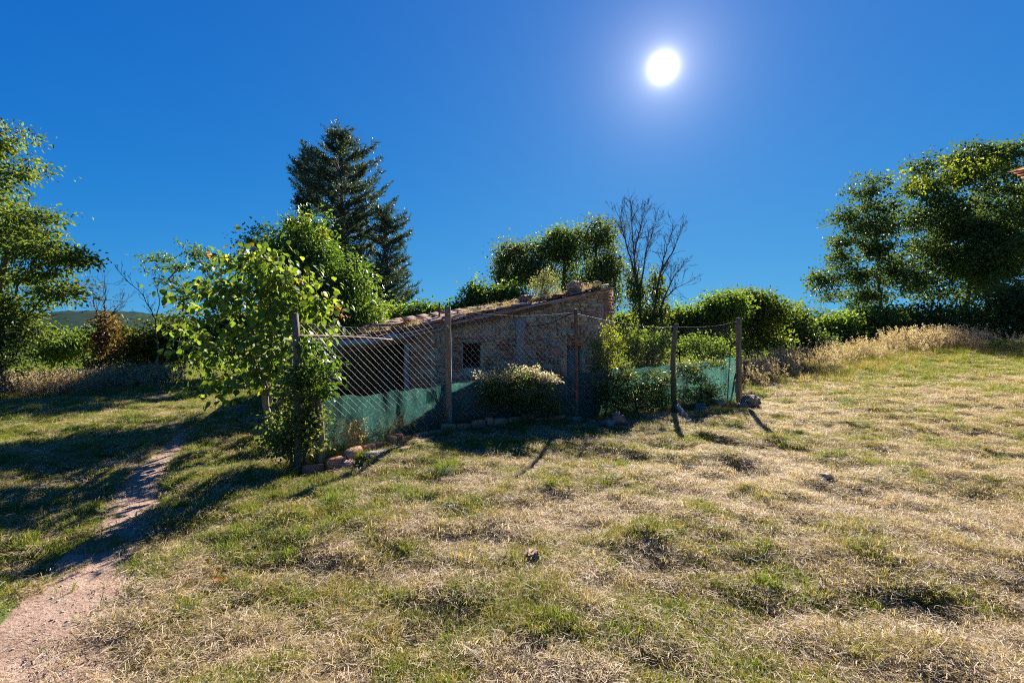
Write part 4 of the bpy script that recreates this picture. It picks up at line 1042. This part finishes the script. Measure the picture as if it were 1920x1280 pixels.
for nm, sel, mt in (('leaves', [q for q in LP[290:] if not q[5]], 'big'), ('young_leaves', [q for q in LP[290:] if q[5]], 'red')):
    Vs, Fs, off = [], [], 0
    from mathutils import Euler
    for (p, yaw, pitch, roll, sz, red) in sel:
        v, f = BL[int(rng.integers(5))]; Rm = np.array(Euler((roll, pitch, yaw)).to_matrix())
        Vs.append((v * sz) @ Rm.T + p); Fs.append(f + off); off += len(v)
    if Vs: part(nm, np.concatenate(Vs), np.concatenate(Fs), LG[mt], sap, sm=True, kind='stuff')

# climbers and shrubs along the fence
def climber(name, label, px, Y, lobes, mat, n, per, cr, size, cat='climber', stem='bark', **k):
    return tree(name, label, cat, px, Y, lobes, mat, n=n, per=per, cr=cr, size=size, rmax=.02, crown_name='foliage', trunk_name='stems', bark=stem, limit=60, **k)
climber('climbing_vine', 'bright-leaved vine climbing the corner post of the fence', 572, 5.35, [lobe(590, 690, 5.4, 30, 26), lobe(600, 735, 5.4, 26, 20), lobe(575, 650, 5.4, 24, 24), lobe(560, 700, 5.25, 18, 40), lobe(618, 700, 5.35, 14, 30)], 'laurel', 62, 12, .10, .062, aspect=.8)
climber('ivy', 'dark ivy hanging thickly below the vine on the fence corner', 548, 5.3, [lobe(545, 780, 5.35, 26, 60), lobe(560, 720, 5.3, 22, 50), lobe(535, 830, 5.35, 30, 36), lobe(580, 800, 5.35, 24, 60), lobe(520, 850, 6.1, 26, 24)], 'ivy', 120, 34, .12, .045, aspect=.85)
pt = [W(a, b, 7.55) for a, b in ((985, 690), (962, 688), (948, 698), (1000, 697), (935, 705), (1018, 704), (972, 702), (990, 706), (920, 712), (908, 716), (1030, 702), (955, 712), (1008, 710))]
pt = pt + [q + rng.normal(size=3) * .06 for q in pt] + [W(895 + 160 * rng.random(), 700 + 14 * rng.random(), 7.45) for _ in range(22)]
climber('pale_tipped_shrub', 'dense dark shrub with whitish leaf tips growing through the middle of the fence', 965, 7.75, [lobe(960, 745, 7.6, 55, 38), lobe(1010, 752, 7.7, 42, 42), lobe(925, 738, 7.5, 32, 32), lobe(970, 712, 7.6, 58, 16), lobe(975, 700, 7.55, 40, 12), lobe(1045, 765, 7.9, 26, 26)], 'ivy', 220, 50, .11, .036, 'shrub',
        extra=[('pale_tips', pt, 46, .06, .034, 'pale')])
climber('ivy', 'ivy spread over the shade net in the third fence bay', 1195, 9.0, [lobe(1140, 755, 8.62, 38, 34), lobe(1185, 745, 8.85, 36, 40), lobe(1235, 745, 9.15, 34, 42), lobe(1110, 730, 8.5, 26, 34), lobe(1180, 702, 8.85, 66, 12), lobe(1215, 785, 8.95, 60, 12), lobe(1160, 730, 8.6, 50, 30), lobe(1220, 720, 8.95, 40, 26)], 'ivy', 200, 36, .12, .042, aspect=.85)
climber('ivy', 'thin ivy trailing over the faded net beside the end post', 1310, 9.6, [lobe(1300, 700, 9.6, 28, 18), lobe(1290, 750, 9.55, 24, 22), lobe(1325, 735, 9.7, 30, 22), lobe(1340, 680, 9.7, 36, 8), lobe(1345, 750, 9.7, 26, 12), lobe(1290, 690, 9.45, 24, 14), lobe(1310, 755, 9.5, 36, 16)], 'ivy', 110, 26, .11, .042, aspect=.85)
climber('lime_green_shrub', 'upright lime-green shrub behind the fence at the right end of the shed wall', 1139, 8.95, [lobe(1138, 625, 8.95, 12, 24), lobe(1128, 660, 8.95, 22, 26), lobe(1154, 650, 8.95, 18, 30), lobe(1135, 690, 8.95, 34, 20), lobe(1116, 640, 8.95, 8, 12), lobe(1144, 605, 8.95, 6, 14)], 'lime', 95, 24, .11, .05, 'shrub', extra=[('inner_leaves', [W(1130 + rng.normal() * 16, 675 + rng.normal() * 20, 9.05) for _ in range(30)], 24, .1, .05, 'ivy')])
bush('bramble', 'bramble thicket seen through the wire of the third fence bay', 1215, 13, [lobe(1200, 645, 13, 36, 24), lobe(1240, 640, 13, 34, 22), lobe(1220, 670, 13, 50, 18), lobe(1180, 620, 13, 24, 12)], 'broad', n=80, per=45, cr=.22, size=.08)
bush('bramble', 'sunlit bramble thicket seen through the wire of the fourth fence bay', 1325, 13.5, [lobe(1310, 645, 13.5, 40, 20), lobe(1350, 655, 13.5, 36, 18), lobe(1330, 672, 13.5, 48, 14)], 'broad', n=70, per=42, cr=.22, size=.08)
# young pale tree rooted on the shed roof
sN = s_of(1022); rb = S(sN, .35, zroof(sN, .35)); rt = thing('roof_sapling', 'pale feathery sapling growing out of the rubble on the shed roof', 'tree', tuple(rb))
rc = clump_centres([lobe(1022, 520, rb[1], 9, 24), lobe(1010, 538, rb[1], 14, 18), lobe(1036, 535, rb[1], 16, 18), lobe(1020, 550, rb[1], 24, 8)], 70, .8)
nodes, par, rad = skeleton(trunk_line(rb - np.array([0, 0, .03]), W(1024, 500, rb[1]), 6), rc, r_tip=.003); V, Fs = wood_mesh(nodes, par, rad, .02); part('stems', V, Fs, M['bark_pale'], rt, sm=True)
V, Fc = leaves_mesh(*clump_leaves(rc, 26, .085, .055, .35, 1.0, -.5, .3)); part('foliage', V, Fc, LG['silver'], rt, kind='stuff')

# house corner at the right edge
HX = X(1921, 13.0)
house = thing('house', 'corner of a plastered house with tiled brick eaves at the right edge', 'house', (HX + 3.5, 9, gz(18, 9)))
def wbox(x0, x1, y0, y1, z0, z1): return np.array([(x, y, z) for x in (x0, x1) for y in (y0, y1) for z in (z0, z1)]), BOXF
V, Fq = wbox(HX, HX + 7, 5, 13, -.3, 5.95); part('wall', V, [Fq], M['plaster'], house)
for k in range(3):
    V, Fq = wbox(HX - .05 - .05 * k, HX + 7.05 + .05 * k, 4.95 - .05 * k, 13.05 + .05 * k, 5.953 + .085 * k, 6.03 + .085 * k); part('eaves_course', V, [Fq], M['brick'], house)
hv = np.array([(HX - .25, 4.75, 6.215), (HX + 7.25, 4.75, 6.215), (HX + 7.25, 13.25, 6.215), (HX - .25, 13.25, 6.215), (HX + 3.5, 6.5, 7.4), (HX + 3.5, 11.5, 7.4)])
part('roof', hv, [np.array([(0, 1, 4), (2, 3, 5)]), np.array([(1, 2, 5, 4), (3, 0, 4, 5), (3, 2, 1, 0)])], M['tile'], house)

# ------------------------------------------------------------------ grass
def blade_tuft(seed, n, rad, h0, h1, w_, lean, curl=.5):
    r = np.random.default_rng(seed); V = []; Fq = []; Ft = []
    for i in range(n):
        a = r.random() * 2 * np.pi; q = rad * math.sqrt(r.random()); b = np.array([math.cos(a) * q, math.sin(a) * q, -.004])
        da = a + r.normal() * .9; h = h0 + (h1 - h0) * r.random(); ln = lean * (.3 + r.random())
        d = np.array([math.cos(da), math.sin(da), 0]); s = np.array([-d[1], d[0], 0]); fa = r.random() * 6.28; s = np.array([math.cos(fa), math.sin(fa), 0]) * .6 + s * .4
        m1 = b + d * h * ln * .35 + np.array([0, 0, h * .55]); t = b + d * h * (ln * .9 + curl * r.random() * .4) + np.array([0, 0, h * (1 - .35 * ln)])
        k = len(V); ww = w_ * (.7 + .6 * r.random())
        V += [b - s * ww * .5, b + s * ww * .5, m1 + s * ww * .45, m1 - s * ww * .45, t]
        Fq.append((k, k + 1, k + 2, k + 3)); Ft.append((k + 3, k + 2, k + 4))
    return np.array(V), [np.array(Fq), np.array(Ft)]
def straw_litter(seed, n, rad, l0, l1, w_):
    r = np.random.default_rng(seed); V = []; Fq = []
    for i in range(n):
        c = np.array([*(r.normal(size=2) * rad * .6), .004 + .028 * r.random() ** 1.5]); a = r.random() * 6.28; d = np.array([math.cos(a), math.sin(a), r.normal() * .22]); s = np.array([-d[1], d[0], r.normal() * .6])
        s /= np.linalg.norm(s); L = l0 + (l1 - l0) * r.random(); bend = np.array([0, 0, 1.]) * L * .12 * r.random() + s * L * r.normal() * .12; k = len(V)
        for u in (-.5, 0, .5):
            p = c + d * L * u + (bend if u == 0 else 0); V += [p - s * w_ * .5, p + s * w_ * .5]
        Fq += [(k, k + 1, k + 3, k + 2), (k + 2, k + 3, k + 5, k + 4)]
    return np.array(V), [np.array(Fq)]
def seed_stalks(seed, n, rad, h0, h1, head=True):
    r = np.random.default_rng(seed); A = []; B = []; C = []; D = []; 
    for i in range(n):
        b = np.array([*(r.normal(size=2) * rad * .6), -.02]); h = h0 + (h1 - h0) * r.random(); d = np.array([r.normal() * .16, r.normal() * .16, 1]); 
        m1 = b + d * h * .6; t = m1 + (d + np.array([r.normal() * .22, r.normal() * .22, 0])) * h * .4
        A += [b, m1]; B += [m1, t]
        if head:
            for u in r.random(16): C.append(m1 + (t - m1) * (.25 + .78 * u) + r.normal(size=3) * .022); D.append(r.normal(size=3) * .7 + np.array([0, 0, .2]))
        for _ in range(3): C.append(b + d * h * (.1 + .4 * r.random())); D.append(np.array([r.normal(), r.normal(), .8]))
    V1, F1 = seg_tubes(A, B, .0028, 3)
    C = np.array(C); D = np.array(D); L = np.where(np.arange(len(C)) % 19 < 16, .045, .16) if head else np.full(len(C), .15)
    V2, F2 = leaves_mesh(C, D, r.normal(size=C.shape), L, np.where(L < .05, .024, .008))
    return np.concatenate([V1, V2]), [F1, F2 + len(V1)]
def proto(name, vf, mat):
    me = mesh_np(name, *vf); me.materials.append(mat)
    return bpy.data.objects.new(name, me)          # not linked: only its mesh is scattered
def scatter(name, label, pts, tilt, scl, tint, protos):
    """grass over the ground: one object of points with a mesh tuft on each"""
    n_ = len(pts); me = bpy.data.meshes.new(name); me.vertices.add(n_); me.vertices.foreach_set('co', np.asarray(pts, np.float32).ravel())
    rot = np.stack([rng.normal(size=n_) * tilt, rng.normal(size=n_) * tilt, rng.random(n_) * 6.283], 1).astype(np.float32)
    for nm, ty, arr in (('rot', 'FLOAT_VECTOR', rot), ('scl', 'FLOAT', scl), ('tint', 'FLOAT', tint), ('pick', 'INT', rng.integers(0, len(protos), n_))):
        a = me.attributes.new(nm, ty, 'POINT'); a.data.foreach_set('vector' if ty == 'FLOAT_VECTOR' else 'value', np.ascontiguousarray(arr, np.int32 if ty == 'INT' else np.float32).ravel())
    o = bpy.data.objects.new(name, me); col.objects.link(o); tag(o, label, kind='stuff')
    ng = bpy.data.node_groups.new(name + '_scatter', 'GeometryNodeTree'); ng.is_modifier = True
    ng.interface.new_socket('Geometry', in_out='INPUT', socket_type='NodeSocketGeometry'); ng.interface.new_socket('Geometry', in_out='OUTPUT', socket_type='NodeSocketGeometry')
    N = ng.nodes; K = ng.links; gi = N.new('NodeGroupInput'); go = N.new('NodeGroupOutput')
    ip = N.new('GeometryNodeInstanceOnPoints'); jn = N.new('GeometryNodeJoinGeometry')
    for p in reversed(protos):
        oi = N.new('GeometryNodeObjectInfo'); oi.inputs['Object'].default_value = p; oi.inputs['As Instance'].default_value = True; K.new(oi.outputs['Geometry'], jn.inputs[0])
    def att(nm, ty):
        a = N.new('GeometryNodeInputNamedAttribute'); a.data_type = ty; a.inputs['Name'].default_value = nm; return [s for s in a.outputs if s.enabled][0]
    K.new(gi.outputs[0], ip.inputs['Points']); K.new(jn.outputs[0], ip.inputs['Instance']); ip.inputs['Pick Instance'].default_value = True
    K.new(att('pick', 'INT'), ip.inputs['Instance Index']); K.new(att('rot', 'FLOAT_VECTOR'), ip.inputs['Rotation']); K.new(att('scl', 'FLOAT'), ip.inputs['Scale'])
    K.new(ip.outputs[0], go.inputs[0])
    md = o.modifiers.new('scatter', 'NODES'); md.node_group = ng
    return o
def field(n, y0, y1, pw):
    """points over the field, thinning with distance"""
    u = rng.random(n); y = (y0 ** pw + u * (y1 ** pw - y0 ** pw)) ** (1 / pw)
    x = (rng.random(n) * 2 - 1) * (1.2 * y + 1.2)
    return x, y
def clear(x, y):
    """keep out of the shed"""
    p = np.stack([x, y], 1) - WA; s = p @ U; t = p @ BK
    return ~((s > -2.3) & (s < LW) & (t > 0) & (t < 3.6))
gt = [proto('green_tuft', blade_tuft(900 + k, 30, .055, .03, .085, .0042, .7), GRASS) for k in range(4)]
gs = [proto('short_tuft', blade_tuft(920 + k, 34, .07, .018, .05, .004, 1.0), GRASS) for k in range(4)]
lt = [proto('straw_litter', straw_litter(940 + k, 64, .085, .022, .075, .0024), GRASS) for k in range(5)]
dt = [proto('dry_tussock', blade_tuft(960 + k, 70, .08, .06, .17, .0036, .85), GRASS) for k in range(3)]
tw = [proto('seed_stalks', seed_stalks(980 + k, 9, .22, .45, .95), GRASS) for k in range(4)]
tg = [proto('tall_blades', blade_tuft(990 + k, 60, .14, .14, .38, .007, .7), GRASS) for k in range(3)]
# turf
x, y = field(62000, 1.9, 30, .55); lu = lush(x, y); pm = path_mask(x, y) * (1 - .92 * np.exp(-((y - 3.45 + .25 * (x + 3)) / .2) ** 2))
keep = (rng.random(len(x)) < .12 + 1.15 * ss(lu, .25, .75)) & (rng.random(len(x)) > pm * .985) & clear(x, y)
x, y, lu = x[keep], y[keep], lu[keep]
scatter('grass', 'short green turf over the field', np.stack([x, y, g(x, y)], 1), .15, (.48 + .45 * rng.random(len(x))) * (.75 + .5 * lu) * (1 + ss(y, 5, 25) * 1.7), np.clip(.28 + .68 * lu + rng.normal(size=len(x)) * .11, 0, 1), gt)
x, y = field(52000, 1.9, 26, .5); lu = lush(x, y); pm = path_mask(x, y)
keep = (rng.random(len(x)) > pm * 1.0) & clear(x, y); x, y, lu = x[keep], y[keep], lu[keep]
scatter('mown_grass', 'close-cropped dry and green grass between the tussocks', np.stack([x, y, g(x, y)], 1), .2, (.7 + .7 * rng.random(len(x))) * (1 + ss(y, 5, 25) * 1.6), np.clip(.10 + .60 * lu + rng.normal(size=len(x)) * .16, 0, 1), gs)
x, y = field(50000, 1.9, 22, .45); lu = lush(x, y); pm = path_mask(x, y)
keep = (rng.random(len(x)) > pm * .90) & (rng.random(len(x)) < 1.15 - .85 * ss(lu, .35, .8)) & clear(x, y); x, y, lu = x[keep], y[keep], lu[keep]
scatter('straw', 'pale cut straw lying over the field', np.stack([x, y, g(x, y)], 1), .12, (.7 + .6 * rng.random(len(x))) * (1 + ss(y, 5, 22) * 1.3), np.clip(.02 + .16 * rng.random(len(x)) + .16 * lu, 0, 1), lt)
pb = []
for k in range(4):
    bv, bf = unit_block(1100 + k, .3, 4, 2.4); pb.append(proto('pebble', (bv * np.array([1, .8, .55]), bf), M['path_stone']))
t_ = rng.random(600) * (len(PATH) - 2); cx_ = np.interp(t_, np.arange(len(PATH)), PATH[:, 0]); cy_ = np.interp(t_, np.arange(len(PATH)), PATH[:, 1])
x, y = cx_ + rng.normal(size=600) * .2, cy_ + rng.normal(size=600) * .16
scatter('pebbles', 'small pebbles and clods strewn on the path', np.stack([x, y, g(x, y) + .012], 1), .4, .005 + .013 * rng.random(600) ** 3, rng.random(600), pb)
# scattered longer dry tussocks
x, y = field(9000, 2.0, 24, .7); keep = (path_mask(x, y) < .2) & clear(x, y) & (tussock(x, y) > .56) & (fbm(x * 1.1, y * 1.4, 91, 2) > .5); x, y = x[keep], y[keep]
cx = [gp(*p) for p in ((950, 925), (935, 965), (1350, 985), (1790, 1025), (1830, 1045), (1620, 1225), (1660, 1240), (985, 1165), (700, 1180), (1270, 975), (1470, 960), (1010, 1125), (1560, 1060), (640, 1100))]
ex = np.concatenate([[(c[0] + rng.normal() * .11, c[1] + rng.normal() * .09) for _ in range(16)] for c in cx])
x = np.concatenate([x, ex[:, 0]]); y = np.concatenate([y, ex[:, 1]])
scatter('dry_tussocks', 'longer yellowish grass tussocks dotted over the field', np.stack([x, y, g(x, y) - .01], 1), .12, .40 + .5 * rng.random(len(x)), np.clip(.36 + rng.normal(size=len(x)) * .10 + .22 * lush(x, y), 0, 1), dt)
# tall dry weeds in front of the hedges
def strip(pts, n, wd):
    P = np.array(pts, float); k = rng.integers(0, len(P) - 1, n); u = rng.random(n)[:, None]
    q = P[k] * (1 - u) + P[k + 1] * u; return q[:, 0] + rng.normal(size=n) * wd, q[:, 1] + rng.normal(size=n) * wd
rs = [(X(1400, 15), 15), (X(1480, 17), 17), (X(1560, 19), 19), (X(1660, 21), 21), (X(1760, 22), 22), (X(1850, 22.5), 22.5), (X(1920, 22.5), 22.5)]
x, y = strip(rs[:-1], 430, .8)
x2, y2 = strip([(X(1690, 21.5), 21.5), (X(1800, 22), 22)], 150, .5); x3, y3 = strip([(X(1290, 12.5), 12.5), (X(1400, 15), 15)], 200, .6); x4, y4 = strip([(X(1180, 11.7), 11.7), (X(1290, 12.3), 12.3)], 60, .3)
xa, ya = np.concatenate([x, x2, x3, x4]), np.concatenate([y, y2, y3, y4]); hs = np.concatenate([.28 + .75 * rng.random(430) ** 1.4, .5 + .9 * rng.random(150) ** 1.3, .4 + .4 * rng.random(200), .5 + .3 * rng.random(60)])
scatter('tall_dry_weeds', 'tall straw-coloured weeds with seed heads in front of the right-hand hedge', np.stack([xa, ya, g(xa, ya)], 1), .06, hs, np.clip(.0 + .34 * rng.random(len(xa)), 0, 1), tw)
x, y = strip(rs, 1500, 1.0); x = x - .3; y = y - 1.0
scatter('tall_grass', 'longer green and straw grass below the right-hand weeds', np.stack([x, y, g(x, y)], 1), .1, .5 + .6 * rng.random(len(x)), np.clip(.30 + .5 * rng.random(len(x)) + .2 * ss(x, 16, 22), 0, 1), tg)
ls = [(X(-60, 12.5), 12.5), (X(60, 13), 13), (X(160, 13.5), 13.5), (X(260, 14), 14), (X(400, 14.2), 14.2)]
x, y = strip(ls[:4], 600, .55)
scatter('weeds', 'dry beige weeds along the foot of the left-hand hedge', np.stack([x, y + .6, g(x, y + .6)], 1), .06, .5 + .5 * rng.random(len(x)), np.clip(.04 + .32 * rng.random(len(x)), 0, 1), tw)
x, y = strip(ls, 800, .6)
scatter('rough_grass', 'rough long grass at the left edge of the field', np.stack([x, y, g(x, y)], 1), .1, .5 + .6 * rng.random(len(x)), np.clip(.35 + .4 * rng.random(len(x)), 0, 1), tg)
# rank growth along the foot of the fence
fe = [(p[0], p[1]) for p in FP]
x, y = strip([(p[0] + .05, p[1] + .18) for p in FP[:3]], 50, .08); x2, y2 = strip([(p[0], p[1] + .30) for p in FP[:2]], 30, .08)
scatter('dead_stalks', 'thin dead stalks standing along the foot of the fence', np.stack([np.r_[x, x2], np.r_[y, y2], g(np.r_[x, x2], np.r_[y, y2])], 1), .1, .30 + .25 * rng.random(80), .35 + .2 * rng.random(80), tw)
x, y = strip([(p[0], p[1] - .1) for p in FP], 420, .14); z_ = g(x, y)
scatter('rank_grass', 'rank green grass at the foot of the fence', np.stack([x, y, z_], 1), .15, .3 + .35 * rng.random(len(x)), np.clip(.62 + .3 * rng.random(len(x)), 0, 1), tg)

sr = -.9 + (LW + .7) * rng.random(260); tr_ = -.05 + .5 * rng.random(260) ** 1.5; pr_ = np.array([S(a, b, zroof(a, b) + .05) for a, b in zip(sr, tr_)])
kp = fbm(sr * 2.3, sr * 0, 95, 2) > .45
scatter('roof_weeds', 'dry grass and moss tufts growing along the shed roof edge', pr_[kp], .25, .25 + .45 * rng.random(int(kp.sum())), np.clip(.12 + .5 * rng.random(int(kp.sum())), 0, 1), dt + tg)
